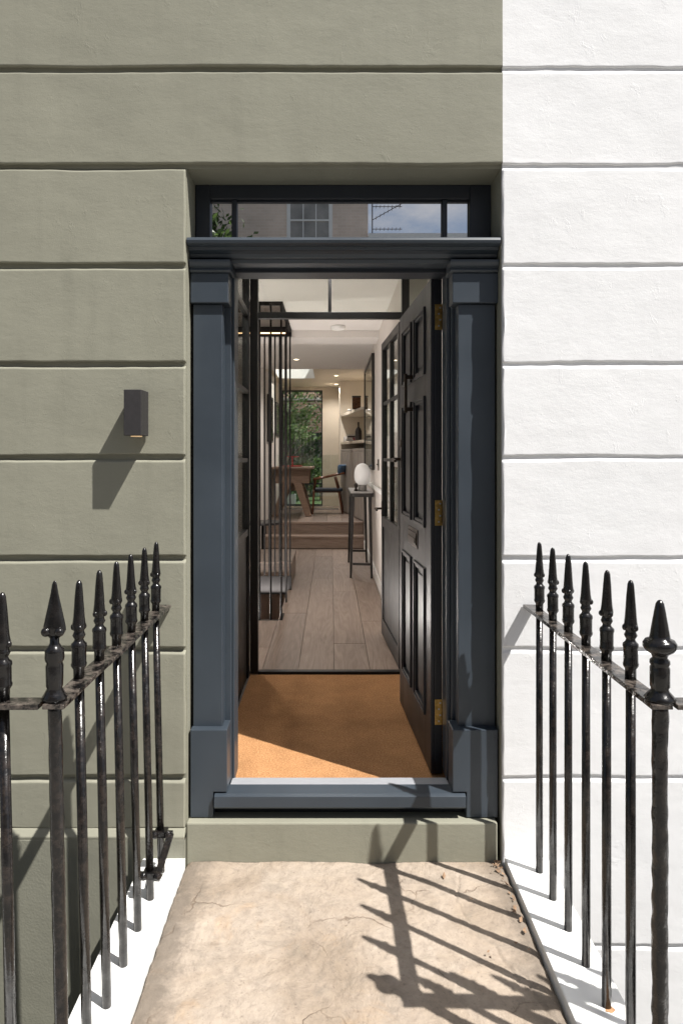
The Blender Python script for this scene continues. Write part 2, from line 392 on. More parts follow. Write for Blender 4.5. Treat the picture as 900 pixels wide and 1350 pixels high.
# ------------------------------------------------------------------ stucco town houses
YF = 2.75
house = thing('townhouse', 'sage green stucco townhouse with dark blue painted doorway', 'house', (0, YF, 0))
white = thing('townhouse', 'white stucco townhouse wall to the right of the doorway', 'house', (2, YF, 0))
def part(mb, name, mat, par, **k):
    """world coordinates -> child of par"""
    o = mb.build(name, mat, None, **k); o.parent = par; o.matrix_parent_inverse = par.matrix_basis.inverted() if False else o.matrix_parent_inverse
    off = Vector(par.location) if par.parent is None else Vector((0, 0, 0))
    for v in o.data.vertices: v.co -= off
    return o
def relief(x, z, s):
    p = Vector((x, z, s))
    return (.0034*noise.noise(p*1.6) + .0016*noise.noise(p*4.2+Vector((5, 1, 0))) + .0007*noise.noise(Vector((x*9, z*16, s))) +
            .0006*noise.noise(p*40))
def course(x0, x1, z0, z1, mat, par, s, rough=1.0, yf=YF, name='stucco_course', depth=.022, edge=.0035, ends=(0, 0), bev=.0045):
    fine = .018
    a = max(x0, -1.5); b = min(x1, 1.6)
    xs = []
    if x0 < a:
        n = max(1, int((a-x0)/.25)); xs += [x0+(a-x0)*i/n for i in range(n)]
    n = max(1, int((b-a)/fine)); xs += [a+(b-a)*i/n for i in range(n+1)]
    if x1 > b:
        n = max(1, int((x1-b)/.25)); xs += [b+(x1-b)*(i+1)/n for i in range(n)]
    # cross profile in z: back, edge roll, face, edge roll, back
    if ends[0]: xs = [xs[0], xs[0]+.004, xs[0]+.008]+xs[1:]
    if ends[1]: xs = xs[:-1]+[xs[-1]-.008, xs[-1]-.004, xs[-1]]
    hz = z1-z0; nz = max(3, int(hz/.022))
    rows = [('b', 0, depth)] + [('e', 0, bev*.55), ('e', bev*.45, bev*.12)] + [('f', t, 0) for t in [bev, bev+.003]+[bev+.006+(hz-2*bev-.012)*i/nz for i in range(nz+1)]+[hz-bev-.003, hz-bev]] + \
           [('e', hz-bev*.45, bev*.12), ('e', hz+.001, bev*.6), ('b', hz+.010, depth)]
    vs = []; m = len(rows)
    for i, x in enumerate(xs):
        w0 = edge*noise.noise(Vector((x*3.1, z0*7, s))) + edge*.5*noise.noise(Vector((x*17, z0*7, s+3)))
        w1 = edge*noise.noise(Vector((x*3.1, z1*7+3, s))) + edge*.5*noise.noise(Vector((x*17, z1*7, s+9)))
        for kind, t, d in rows:
            u = t/hz; z = z0+t+w0*(1-u)+w1*u
            xx = x
            dd = 0
            if ends[0] and i < 2: xx = x + edge*1.2*noise.noise(Vector((z*9, 3, s))); dd = .004*(1-i)
            if ends[1] and i > len(xs)-3: xx = x + edge*1.2*noise.noise(Vector((z*9, 7, s))); dd = .004*(i-len(xs)+2)
            y = yf - rough*relief(x, z, s) * (1 if d < depth else 0) + d + dd
            if d >= depth: y = yf+depth
            vs.append((xx, y, z))
    fs = [(i*m+j, (i+1)*m+j, (i+1)*m+j+1, i*m+j+1) for i in range(len(xs)-1) for j in range(m-1)]
    k = len(vs); vs += vs[:m]; vs += vs[(len(xs)-1)*m:(len(xs)-1)*m+m]
    fs += [tuple(k+j for j in range(m)), tuple(k+m+j for j in range(m-1, -1, -1))]
    return part(MB().add(vs, fs), name, mat, par, auto=False, smooth=True)
J = [.332, .849, 1.216, 1.623, 1.999, 2.396, 2.797, 3.19, 3.60, 4.01, 4.42, 4.83, 5.24]
G = .014
XL, XR = -.583, .691
YC = YF+.020      # groove face plane
prev = None
# green courses
zs = [.106+.026] + J
for a, b in zip(zs[:-1], zs[1:]):
    z0 = a+(G if a > .2 else 0); z1 = b-G
    if z0 > 2.7: course(-5, XR-.0005, z0+(.0 if z0 > 2.85 else .0), z1, 'sage', house, 1.3)
    else: course(-5, XL-.003, z0, z1, 'sage', house, 1.3, ends=(0, 1))
# sloping ledge of the smooth base and the base itself
part(MB().extrude_x([(YC, .132), (YF-.003, .132), (YF-.022, .108), (YF-.020, .09), (YC, .09)], -5, XL-.002), 'base_ledge', 'sage', house, bevel=.003)
course(-5, XL-.002, -2.7, .10, 'sage_render', house, 4.4, yf=YF-.020, name='base_course', depth=.03)
# solid wall cores
part(MB().box(-5, XL, YC, 3.04, -2.7, 2.797-G*.2), 'wall', 'sage', house)
part(MB().box(-5, XR, YC, 3.04, 2.797, 5.3), 'wall', 'sage', house)
part(MB().box(XR-.003, XR, YC, 3.04, -.02, 2.797), 'door_reveal', 'sage', house)
part(MB().box(-5, XR, 3.04, 3.10, 2.50, 5.3), 'wall', 'wall_paint', house)
part(MB().box(-5, -.60, 3.04, 3.10, -.2, 2.50), 'wall', 'wall_paint', house)
# white courses
zs = [-2.7, -1.9, -1.5, -1.1, -.72, -.346] + J
for a, b in zip(zs[:-1], zs[1:]):
    course(XR, 6, a+G*.72, b-G*.72, 'white_stucco', white, 8.8, rough=1.1, edge=.006, ends=(1 if b < 2.85 else 0, 0), bev=.006, depth=.0085)
part(MB().box(XR+.0005, 6, YF+.0075, 3.10, -2.7, 5.3), 'wall', 'white_stucco', white)
part(MB().box(-5, 6, YF, 10.6, 5.303, 5.42), 'roof', 'roof_slate', house)
part(MB().box(-5, -4.9, 3.10, 10.5, -.2, 5.3), 'side_wall', 'stock_brick', house)
part(MB().box(-4.9, XR, 10.42, 10.6, 3.2, 5.3), 'rear_wall', 'stock_brick', house)
part(MB().box(XR+.01, 6, 3.10, 10.6, -.2, 5.3), 'party_wall', 'stock_brick', white)

# ------------------------------------------------------------------ step, slab, copings, area
part(MB().box(XL, .672, 2.7545, 2.90, -.06, .15), 'front_step', 'sage', house, bevel=.006)
def slab():
    x0, x1, y0, y1 = -.578, .688, 1.503, 2.7535; nx, ny = 230, 230
    vs = []; fs = []
    def crack(x, y):
        d = 0
        for (ax, ay, bx_, by_, w) in ((.50, 2.66, .46, 2.52, .006), (.46, 2.52, .49, 2.38, .005), (.545, 2.28, .60, 2.10, .006), (.62, 2.10, .66, 1.93, .007), (.60, 2.19, .62, 2.11, .004)):
            px = x + .012*noise.noise(Vector((x*30, y*30, 2))); py = y
            t = max(0, min(1, ((px-ax)*(bx_-ax)+(py-ay)*(by_-ay))/((bx_-ax)**2+(by_-ay)**2)))
            q = math.hypot(px-ax-t*(bx_-ax), py-ay-t*(by_-ay))
            if q < w: d = max(d, (1-q/w)*.006)
        return d
    for j in range(ny+1):
        for i in range(nx+1):
            x = x0+(x1-x0)*i/nx; y = y0+(y1-y0)*j/ny
            e = min(x-x0, x1-x, (y-y0)*2)
            p = Vector((x, y, 0))
            f = noise.noise(p*2.6+Vector((3, 8, 0))); g = (f+.10*noise.noise(p*9)+.03*noise.noise(p*30))*8; fr = g-math.floor(g); ter = (math.floor(g)+min(1, fr*5))/8
            h = .012*ter + .0045*noise.noise(p*5) + .0016*noise.noise(p*22) - .002
            if e < .03: h -= .010*(1-e/.03)**2*(1+.8*noise.noise(p*25))
            vs.append((x+(.004*noise.noise(Vector((0, y*6, 1))) if i in (0, nx) else 0), y, h-.003-crack(x, y)))
    fs = [(j*(nx+1)+i, j*(nx+1)+i+1, (j+1)*(nx+1)+i+1, (j+1)*(nx+1)+i) for j in range(ny) for i in range(nx)]
    k = len(vs)
    rim = [i for i in range(nx+1)] + [(j)*(nx+1)+nx for j in range(1, ny+1)] + [ny*(nx+1)+i for i in range(nx-1, -1, -1)] + [j*(nx+1) for j in range(ny-1, 0, -1)]
    for r in rim: vs.append((vs[r][0], vs[r][1], -.08))
    n = len(rim); fs += [(rim[i], rim[(i+1) % n], k+(i+1) % n, k+i) for i in range(n)]; fs.append(tuple(k+i for i in range(n-1, -1, -1)))
    return MB().add(vs, fs).build('paving_slab', 'york_stone', None, smooth=True)
tag(slab(), 'large riven sandstone slab bridging to the green front step', kind='structure')
def coping(x0, x1, lab):
    o = MB().box(x0, x1, 1.503, 2.742, -.10, .022).build('coping', 'coping_paint', None, bevel=.006)
    return tag(o, lab, 'coping', 'white kerbs along both sides of the stone slab')
coping(-.752, -.583, 'white painted kerb along the left edge of the stone slab')
coping(.696, .868, 'white painted kerb along the right edge of the stone slab')
tag(bx('bridge_wall', 'concrete_dark', None, -.745, .861, 1.503, 2.725, -2.745, -.102), kind='structure')
tag(bx('area_wall', 'coping_paint', None, -30, -.747, 1.32, 1.50, -2.745, -.252), kind='structure')
tag(bx('area_wall', 'coping_paint', None, .863, 30, 1.32, 1.50, -2.745, -.252), kind='structure')
def leaf_litter():
    mb = MB()
    for i in range(46):
        t = random.random(); x = .672-abs(random.gauss(0, .012)); y = 2.735-t*t*.42
        if i > 38: x, y = random.uniform(.40, .66), random.uniform(2.2, 2.7)
        r = random.uniform(.004, .012); a = random.random()*6.3
        u = Vector((math.cos(a), math.sin(a), random.uniform(-.5, .5)))*r; w = Vector((-math.sin(a), math.cos(a), random.uniform(-.6, .6)))*r*.6
        c = Vector((x, y, random.uniform(.004, .010)))
        mb.add([c-u, c+w, c+u+Vector((0, 0, r*.4)), c-w], [(0, 1, 2), (0, 2, 3)])
    return mb.build('leaf_litter', 'dry_leaf')
tag(leaf_litter(), 'small dry brown leaves caught in the corner of the slab', 'leaves', kind='stuff')

# ------------------------------------------------------------------ door surround
def hp(mb, name, mat, **k): return part(mb, name, mat, house, **k)
SP = 'slate_paint'
# frame
for x0, x1, i0, i1 in ((XL+.002, -.422, -.422, -.412), (.511, XR-.004, .495, .511)):
    hp(MB().box(x0, x1, 2.90, 3.04, .15, 2.52), 'door_jamb', SP, bevel=.003)
    hp(MB().box(i0, i1, 2.925, 3.04, .24, 2.436), 'door_stop', SP, bevel=.003)
hp(MB().box(-.4215, .5105, 2.905, 3.04, 2.436, 2.52), 'door_head', 'shaded_slate_paint', bevel=.003)
hp(MB().box(-.411, .494, 2.93, 3.04, 2.418, 2.4355), 'door_stop', 'shaded_slate_paint', bevel=.002)
for i, (x0, x1) in enumerate(((-.570, -.448), (.526, .680))):
    hp(MB().box(x0, x1, 2.828, 2.899, .505, 2.26), 'pilaster', SP, bevel=.0035)
    p0, p1 = ((-.574, -.424), (.497, .682))[i]
    na, nb = (-.480, p1) if i == 0 else (p0, .553)      # notched round the projecting sill
    q = [(p0, .153), (na, .153), (na, .257), (p1, .257), (p1, .512), (p0, .512)] if i == 0 else [(nb, .153), (p1, .153), (p1, .512), (p0, .512), (p0, .257), (nb, .257)]
    pl = MB().add([(x, 2.79, z) for x, z in q]+[(x, 2.898, z) for x, z in q], [(j, (j+1) % 6, 6+(j+1) % 6, 6+j) for j in range(6)]+[(5, 4, 3, 2, 1, 0), (6, 7, 8, 9, 10, 11)])
    hp(pl, 'plinth', SP, bevel=.003)
    c0, c1 = x0-.008, x1+.008
    cap = hp(MB().box(c0+.001, c1+.018*(i == 0), 2.810, 2.899, 2.262, 2.385), 'capital', SP, bevel=.003) if i == 0 else \
        hp(MB().box(c0-.018, c1, 2.810, 2.899, 2.262, 2.385), 'capital', SP, bevel=.003)
    a0 = c0 if i == 0 else c0-.03; a1 = c1+.03 if i == 0 else c1
    a0 = max(a0, XL+.001); a1 = min(a1, XR-.005)
    hp(MB().extrude_x([(2.90, 2.386), (2.805, 2.386), (2.797, 2.394), (2.803, 2.402), (2.790, 2.410), (2.783, 2.424), (2.783, 2.433), (2.90, 2.433)], a0, a1), 'capital_moulding', SP, bevel=.001)
cn = [(2.93, 2.519), (2.770, 2.519), (2.758, 2.514), (2.753, 2.503), (2.756, 2.492), (2.768, 2.486), (2.786, 2.484), (2.789, 2.474),
      (2.800, 2.470), (2.812, 2.462), (2.818, 2.450), (2.84, 2.446), (2.845, 2.434), (2.93, 2.434)]
hp(MB().extrude_x(cn, XL+.001, XR-.006), 'cornice', SP, bevel=.0012)
# sill, threshold
hp(MB().extrude_x([(2.860, .256), (2.79, .252), (2.773, .247), (2.771, .205), (2.776, .198), (2.7895, .198), (2.7895, .2), (2.860, .2)], -.474, .548), 'door_sill', SP, bevel=.002)
hp(MB().extrude_x([(2.861, .2), (2.861, .2565), (2.93, .2505), (2.945, .242), (2.945, .19), (2.861, .19)], -.421, .494), 'threshold', 'threshold_paint', bevel=.002)
hp(MB().box(-.478, .551, 2.84, 2.86, .151, .1975), 'sill_riser', 'black_blue_paint')
hp(MB().box(XL, XR-.003, 2.901, 3.04, -.02, .1495), 'sub_floor', 'concrete_dark')
# fanlight
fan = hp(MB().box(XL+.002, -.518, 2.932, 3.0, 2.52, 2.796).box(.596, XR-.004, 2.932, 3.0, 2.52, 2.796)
         .box(-.5179, .5959, 2.932, 3.0, 2.736, 2.796).box(-.5179, .5959, 2.932, 3.0, 2.52, 2.566), 'fanlight_frame', 'shaded_slate_paint', bevel=.003)
def sub(mb, name, mat, par, **k):
    o = mb.build(name, mat, None, **k); o.parent = par
    off = Vector((0, 0, 0)); q = par
    while q: off += Vector(q.location); q = q.parent
    for v in o.data.vertices: v.co -= off
    return o
for x0, x1 in ((-.427, -.405), (.479, .501)):
    sub(MB().box(x0, x1, 2.94, 2.99, 2.567, 2.735), 'glazing_bar', 'shaded_slate_paint', fan, bevel=.003)
for x0, x1 in ((-.5175, -.428), (-.404, .478), (.502, .5955)):
    sub(MB().box(x0, x1, 2.962, 2.966, 2.567, 2.735), 'pane', 'fanlight_glass', fan)
    for q0, q1 in ((2.567, 2.574), (2.728, 2.735)): sub(MB().box(x0, x1, 2.953, 2.961, q0, q1), 'glazing_bead', 'shaded_slate_paint', fan)

# ------------------------------------------------------------------ front door (hinged on the right, open inward)
DW, DH, DT = .90, 2.212, .05
door = MB()
door.box(.016, DT, 0, DW, 0, DH)
st = [(0, .125), (.395, .495), (.775, .90)]                 # stiles and muntin along the width
rows = [(0, .215), (.895, 1.085), (1.70, 1.80), (2.115, DH)] # rails
for a, b in ((0, .125), (.785, DW)): door.box(0, .0159, a, b, 0, DH)
for a, b in rows: door.box(0, .0159, .1251, .7849, a, b)
for a, b in ((.215, .895), (1.085, 1.70), (1.80, 2.115)): door.box(.0, .0159, .405, .495, a+.0001, b-.0001)
dleaf = door.build('front_door', 'black_blue_paint', house, bevel=.002)
dleaf.location = Vector((.446, 3.05, .212)) - house.location; dleaf.rotation_euler = (0, 0, R(3.05))
def dpart(mb, name, mat, **k): return mb.build(name, mat, dleaf, **k)
for (y0, y1) in ((.125, .405), (.495, .785)):
    for z0, z1 in ((.215, .895), (1.085, 1.70), (1.80, 2.115)):
        mb = MB(); w = .024
        # raised-and-fielded panel with projecting moulding ring
        mb.box(.012, .0158, y0+w, y1-w, z0+w, z1-w)
        for k, (o, x) in enumerate(((0, -.010), (.013, -.004))):
            a0, a1, c0, c1 = y0+o, y1-o, z0+o, z1-o; ww = .013 if k == 0 else .015
            mb.box(x, .0155, a0, a0+ww, c0, c1).box(x, .0155, a1-ww, a1, c0, c1).box(x, .0155, a0+ww, a1-ww, c0, c0+ww).box(x, .0155, a0+ww, a1-ww, c1-ww, c1)
        q = .055
        mb.box(.006, .014, y0+q, y1-q, z0+q, z1-q)
        dpart(mb, 'door_panel', 'black_blue_paint', bevel=.0022)
for zz in (.275, 1.165, 2.04):
    h = MB().box(.018, .056, -.0035, -.0005, zz-.057, zz+.057)
    h.tube((.058, -.006, zz-.060), (.058, -.006, zz+.060), .006)
    h.box(.060, .072, -.006, -.003, zz-.057, zz+.057)
    hg = dpart(h, 'hinge', 'brass', bevel=.0008)
    for k in range(4):
        MB().tube((.035+.006*(k % 2), -.0036, zz-.040+k*.027), (.035+.006*(k % 2), -.0056, zz-.040+k*.027), .0042).build('screw', 'steel', hg)
pull = MB()
pull.box(-.046, -.032, .442, .458, 1.64, 1.84).box(-.046, 0, .441, .459, 1.812, 1.832).box(-.046, 0, .441, .459, 1.648, 1.668)
pull.box(-.003, .001, .435, .465, 1.800, 1.845).box(-.003, .001, .435, .465, 1.636, 1.68)
dpart(pull, 'door_pull', 'bronze', bevel=.002)
lp = dpart(MB().box(-.004, 0, .315, .585, .958, 1.052).box(-.009, -.004, .335, .565, .975, 1.035), 'letter_plate', 'bronze', bevel=.002)
MB().box(-.0125, -.009, .352, .548, .985, 1.008).build('letter_flap', 'bronze', lp, bevel=.001)
lk = dpart(MB().lathe([(.024, 0), (.024, .006), (.016, .009)], n=20), 'lock_escutcheon', 'bronze', loc=(0, .845, 1.49), rot=(0, R(-90), 0))
lv = dpart(MB().tube((0, .85, 1.40), (-.05, .85, 1.40), .009).tube((-.05, .85, 1.40), (-.05, .74, 1.39), .008).box(-.005, 0, .828, .872, 1.35, 1.45), 'door_lever', 'bronze', bevel=.002)
lc = dpart(MB().box(.014, .042, DW-.001, DW+.004, 1.25, 1.55), 'lock_plate', 'bronze')

# ------------------------------------------------------------------ interior shell
FZ = .20
def struct(mb, name, mat, **k): return tag(mb.build(name, mat, None, **k), kind='structure')
struct(MB().box(-.54, .64, 2.946, 4.47, .10, .192), 'vestibule_floor', 'concrete_dark')
def mat_mesh():
    vs = []; nx, ny = 60, 74; x0, x1, y0, y1 = -.525, .63, 2.95, 4.462
    for j in range(ny+1):
        for i in range(nx+1):
            x = x0+(x1-x0)*i/nx; y = y0+(y1-y0)*j/ny; vs.append((x, y, FZ+.0015*noise.noise(Vector((x*8, y*8, 0)))))
    fs = [(j*(nx+1)+i, j*(nx+1)+i+1, (j+1)*(nx+1)+i+1, (j+1)*(nx+1)+i) for j in range(ny) for i in range(nx)]
    m = MB().add(vs, fs); m.box(x0, x1, y0, y1, .1925, .197); return m
tag(mat_mesh().build('door_mat', 'coir', None, smooth=False), 'orange brown coir matting filling the floor just inside the door', 'doormat')

fl = struct(MB().box(-1.34, .51, 4.53, 5.92, .05, .178).box(-.41, .51, 5.921, 7.31, .05, .178).box(-1.34, .51, 7.311, 10.45, .05, .178), 'hall_floor', 'dark_timber')
PW = .24
def planks(par, x_from, x_to, y0, y1, z0, z1, segs, hole=None, mat='oak_floor'):
    x = x_from; c = 0
    while x < x_to-.01:
        xe = min(x+PW, x_to); cuts = segs[c % len(segs)]
        ys = [y0]+[q for q in cuts if y0 < q < y1]+[y1]
        if hole:
            hx, h0, h1 = hole
            if xe <= hx+.02: ys = sorted(set([q for q in ys if not (h0 < q < h1)]+[h0, h1]))
        for a, b in zip(ys[:-1], ys[1:]):
            if hole and xe <= hole[0]+.02 and a >= hole[1]-.001 and b <= hole[2]+.001: continue
            o = MB().box(x+.0012, xe-.0012, a+.001, b-.001, z0, z1+random.uniform(-.0006, .0006)).build('plank', mat, par, bevel=.0015, seg=1)
        x = xe; c += 1
planks(fl, -1.178, .502, 4.535, 10.44, .180, FZ, [[5.6, 7.8, 9.6], [6.6, 8.9], [5.1, 7.3, 9.2], [6.2, 8.3], [7.9, 9.7], [5.2, 7.2, 9.0], [5.9, 8.6]], hole=(-.418, 5.93, 7.30))
# steps up to the back room
stp = struct(MB().box(-1.03, .51, 10.50, 10.79, .05, .360).box(-1.03, .51, 10.80, 14.3, .05, .552).box(.511, 1.0, 10.62, 14.3, .05, .552), 'back_floor', 'dark_timber')
for z0, z1, y in ((.205, .361, 10.475), (.39, .5525, 10.775)):
    MB().box(-1.02, .508, y, y+.02, z0, z1).build('stair_riser', 'oak_riser', stp)
for z1, y in ((.392, 10.465), (.58, 10.765)):
    MB().box(-1.025, .509, y, y+(.31 if z1 < .5 else .14), z1-.030, z1).build('stair_nosing', 'oak_riser', stp, bevel=.003)
planks(stp, -1.02, 1.0, 10.907, 14.19, .554, .578, [[12.2], [13.1], [11.8]])
CZ = 2.97
# side walls, ceiling
struct(MB().box(-1.45, -1.35, 4.54, 10.42, .0, 5.2), 'hall_wall', 'wall_paint')
struct(MB().box(-2.6, -1.351, 4.50, 4.53, .0, 2.96), 'hall_wall', 'wall_paint')
struct(MB().box(.516, .66, 4.56, 10.60, .0, 2.968), 'hall_wall', 'wall_paint')
struct(MB().box(.642, .68, 3.101, 4.558, .0, 2.968), 'vestibule_wall', 'wall_paint')
struct(MB().box(-2.7, -2.602, 3.101, 4.53, .0, 2.968), 'side_room_wall', 'side_room_paint')
struct(MB().box(-1.28, -1.2, 3.101, 4.53, .0, 2.968), 'side_room_wall', 'side_room_paint')
ceil = struct(MB().box(-2.7, .68, 3.101, 5.93, CZ, 3.1).box(-.418, .68, 5.931, 7.30, CZ, 3.1).box(-2.7, .68, 7.301, 10.60, CZ, 3.1), 'ceiling', 'ceiling_paint')
struct(MB().box(-1.34, .515, 7.302, 7.75, CZ-.075, CZ-.002), 'ceiling_beam', 'ceiling_paint')
struct(MB().box(-1.2, 1.1, 10.42, 10.60, CZ+.1005, 3.45), 'header_wall', 'wall_paint')
# skirting and dado on the right wall
struct(MB().box(.502, .5155, 5.6, 10.44, .201, .33), 'skirting_board', 'white_paint', bevel=.003)
struct(MB().box(.498, .5155, 5.6, 10.4, 1.235, 1.285), 'dado_rail', 'white_paint', bevel=.004)
struct(MB().box(-1.3495, -1.325, 7.4, 10.4, 1.62, 1.67), 'dado_rail', 'taupe_paint', bevel=.004)
struct(MB().box(-1.3495, -1.342, 7.4, 10.4, .21, 1.619), 'wainscot', 'taupe_paint')
# back room shell
BC = 3.05
struct(MB().box(-1.13, -1.031, 10.601, 14.2, .58, 3.4), 'back_room_wall', 'wall_paint')
struct(MB().box(-1.4, -1.031, 10.421, 10.60, .2, 2.968), 'back_room_wall', 'wall_paint')
struct(MB().box(1.001, 1.1, 10.605, 14.4, .5, 3.4), 'back_room_wall', 'cream_paint')
bw = struct(MB().box(-1.13, -1.012, 14.201, 14.4, .5, 3.4).box(-.172, 1.0, 14.2005, 14.4, .5, 3.4).box(-1.011, -.173, 14.2, 14.4, 2.985, 3.4), 'back_room_wall', 'beige_paint')
struct(MB().box(-1.2, .999, 12.62, 14.2, BC, 3.4).box(-.290, .999, 10.605, 12.619, BC, 3.4).box(-1.2, -.96, 10.605, 12.619, BC, 3.4)
       .box(-.9599, -.2901, 10.605, 11.05, BC, 3.4), 'back_room_ceiling', 'cream_paint')
struct(MB().box(-.9595, -.2905, 12.612, 12.6195, 3.052, 3.40).box(-.9595, -.952, 11.06, 12.611, 3.052, 3.40).box(-.298, -.2905, 11.06, 12.611, 3.052, 3.40), 'skylight_shaft', 'white_paint')
skl = tag(thing('skylight', 'flat rooflight over the back dining room', 'skylight', (-.62, 11.8, 3.41)))
MB().box(-.36, .35, -.78, .84, .012, .020).build('pane', 'clear_glass', skl)
MB().box(-.38, -.36, -.8, .86, -.005, .04).box(.35, .37, -.8, .86, -.005, .04).box(-.36, .35, -.8, -.78, -.005, .04).box(-.36, .35, .84, .86, -.005, .04).build('frame', 'white_paint', skl)
struct(MB().box(.172, .999, 13.02, 14.19, .582, 3.045), 'chimney_breast', 'cream_paint')

# garden window
gw = thing('garden_window', 'tall picture window in the back room looking onto the garden', 'window', (-.59, 14.25, .58))
MB().box(-.419, .416, .0, .012, .03, 2.38).build('pane', 'clear_glass', gw)
MB().box(-.421, -.40, -.03, .05, .0, 2.404).box(.396, .417, -.03, .05, 0, 2.404).box(-.40, .396, -.03, .05, 2.38, 2.404).box(-.40, .396, -.03, .05, 0, .03).build('frame', 'dark_frame_paint', gw)
MB().box(-.40, .396, -.025, .03, .44, .475).build('transom', 'dark_frame_paint', gw)

# ------------------------------------------------------------------ inner glazed screen
scr = thing('glazed_screen', 'black framed glazed partition at the far end of the doormat', 'partition', (0, 4.48, FZ))
def sp(mb, name, mat, bevel=.002, par=scr): return part(mb, name, mat, par, bevel=bevel)
sp(MB().box(-.530, -.478, 4.48, 4.53, .201, CZ-.03), 'post', 'inner_paint')
sp(MB().box(.465, .515, 4.48, 4.53, .201, CZ-.03), 'post', 'inner_paint')
sp(MB().box(-.530, .640, 4.48, 4.53, CZ-.029, CZ-.002), 'head', 'inner_paint')
sp(MB().box(-.4775, .4645, 4.482, 4.528, 2.533, 2.575), 'transom', 'inner_paint')
sp(MB().box(.5155, .640, 4.482, 4.528, 2.533, 2.575), 'transom', 'inner_paint')
sp(MB().box(-.018, .004, 4.485, 4.525, 2.5755, CZ-.03), 'mullion', 'inner_paint')
sp(MB().box(-.478, .465, 4.482, 4.528, .19, .214), 'sill', 'inner_paint')
sp(MB().box(.5155, .640, 4.485, 4.525, .201, 2.5325), 'side_panel', 'inner_paint')
for x0, x1 in ((-.4775, -.0185), (.0045, .4645), (.5155, .639)):
    sp(MB().box(x0, x1, 4.503, 4.507, 2.5755, CZ-.03), 'pane', 'clear_glass', bevel=0)
# left return of the vestibule
ret = thing('glazed_screen', 'black framed glazed side wall on the left of the doormat', 'partition', (-.55, 3.105, FZ))
def rp(mb, name, mat, bevel=.002): return part(mb, name, mat, ret, bevel=bevel)
XS0, XS1 = -.570, -.531
rp(MB().box(XS0, XS1, 3.105, 3.16, .195, CZ-.002), 'post', 'inner_paint')
rp(MB().box(XS0, XS1, 4.40, 4.479, .195, CZ-.002), 'post', 'inner_paint')
rp(MB().box(XS0, XS1, 3.74, 3.79, 1.16, CZ-.03), 'mullion', 'inner_paint')
rp(MB().box(XS0, XS1, 3.1605, 4.3995, CZ-.0295, CZ-.002), 'head', 'inner_paint')
for z in (2.533, 2.03, 1.59):
    w = .042 if z > 2.5 else .026
    for a, b in ((3.1605, 3.7395), (3.7905, 4.3995)):
        rp(MB().box(XS0+.006, XS1-.002, a, b, z, z+w), 'glazing_bar', 'inner_paint')
rp(MB().box(XS0+.004, XS1-.001, 3.1605, 4.3995, 1.115, 1.1595), 'middle_rail', 'inner_paint')
rp(MB().box(XS0+.010, XS1-.012, 3.1605, 4.3995, .195, 1.1148), 'lower_panel', 'inner_paint')
for a, b in ((3.1605, 3.7395), (3.7905, 4.3995)):
    for z0, z1 in ((1.16, 1.59), (1.616, 2.03), (2.056, 2.533), (2.5755, CZ-.03)):
        rp(MB().box(-.552, -.548, a, b, z0+.0003, z1-.0003), 'pane', 'clear_glass', bevel=0)
# inner door, folded back against the right wall
idr = thing('inner_door', 'black glazed inner door standing open against the right hall wall', 'door', (.452, 4.535, .212), R(3.0))
IW, IH = .93, 2.31
mb = MB()
mb.box(0, .04, 0, .075, 0, IH).box(0, .04, IW-.075, IW, 0, IH).box(0, .04, .075, IW-.075, 0, .13).box(0, .04, .075, IW-.075, IH-.06, IH).box(0, .04, .075, IW-.075, .86, .94)
mb.box(.004, .036, .44, .49, .94, IH-.06)
mb.build('door_frame', 'inner_paint', idr, bevel=.002)
for a, b in ((.076, .463), (.467, IW-.076)):
    MB().box(.010, .030, a, b, .131, .859).build('lower_panel', 'inner_paint', idr, bevel=.003)
for z in (1.375, 1.815):
    for a, b in ((.0755, .4395), (.4905, IW-.0755)):
        MB().box(.006, .034, a, b, z, z+.024).build('glazing_bar', 'inner_paint', idr, bevel=.002)
for a, b in ((.0755, .4395), (.4905, IW-.0755)):
    for z0, z1 in ((.941, 1.374), (1.40, 1.814), (1.84, IH-.061)):
        MB().box(.018, .022, a, b, z0, z1).build('pane', 'clear_glass', idr)
h = MB().tube((0, IW-.05, 1.0), (-.055, IW-.05, 1.0), .009).tube((-.055, IW-.05, 1.0), (-.055, IW-.16, .995), .008).box(-.005, 0, IW-.07, IW-.03, .94, 1.06)
h.build('door_lever', 'bronze', idr)

# ------------------------------------------------------------------ stair screen of thin rods, stairwell
rs = thing('stair_screen', 'tall black steel rods running floor to ceiling round the stairwell', 'screen', (-.42, 5.93, FZ))
XW = -.418
hp2 = lambda mb, n, m, **k: part(mb, n, m, rs, **k)
hp2(MB().box(-1.34, XW-.001, 5.935, 5.965, .155, .2), 'bottom_rail', 'black_steel')
hp2(MB().box(-1.34, XW-.001, 7.265, 7.295, .155, .345), 'far_rail', 'black_steel')
hp2(MB().box(XW-.031, XW-.001, 5.966, 7.264, .1, .2), 'side_rail', 'black_steel')
hp2(MB().box(-1.34, XW-.001, 5.935, 5.965, CZ-.03, CZ+.02), 'top_rail', 'black_steel')
hp2(MB().box(-1.34, XW-.001, 7.255, 7.297, CZ-.07, CZ+.03), 'top_rail', 'black_steel')
hp2(MB().box(XW-.031, XW-.001, 5.966, 7.254, CZ-.03, CZ+.02), 'top_rail', 'black_steel')
hp2(MB().box(-1.3, XW-.05, 7.247, 7.2545, CZ-.045, CZ-.033), 'light_strip', 'led_warm')
hp2(MB().box(-1.3, XW-.05, 5.967, 5.974, .17, .182), 'light_strip', 'led_warm')
rod0 = MB().tube((0, 0, 0), (0, 0, 2.78), .0085, n=8).build('rod', 'black_steel', rs, smooth=False)
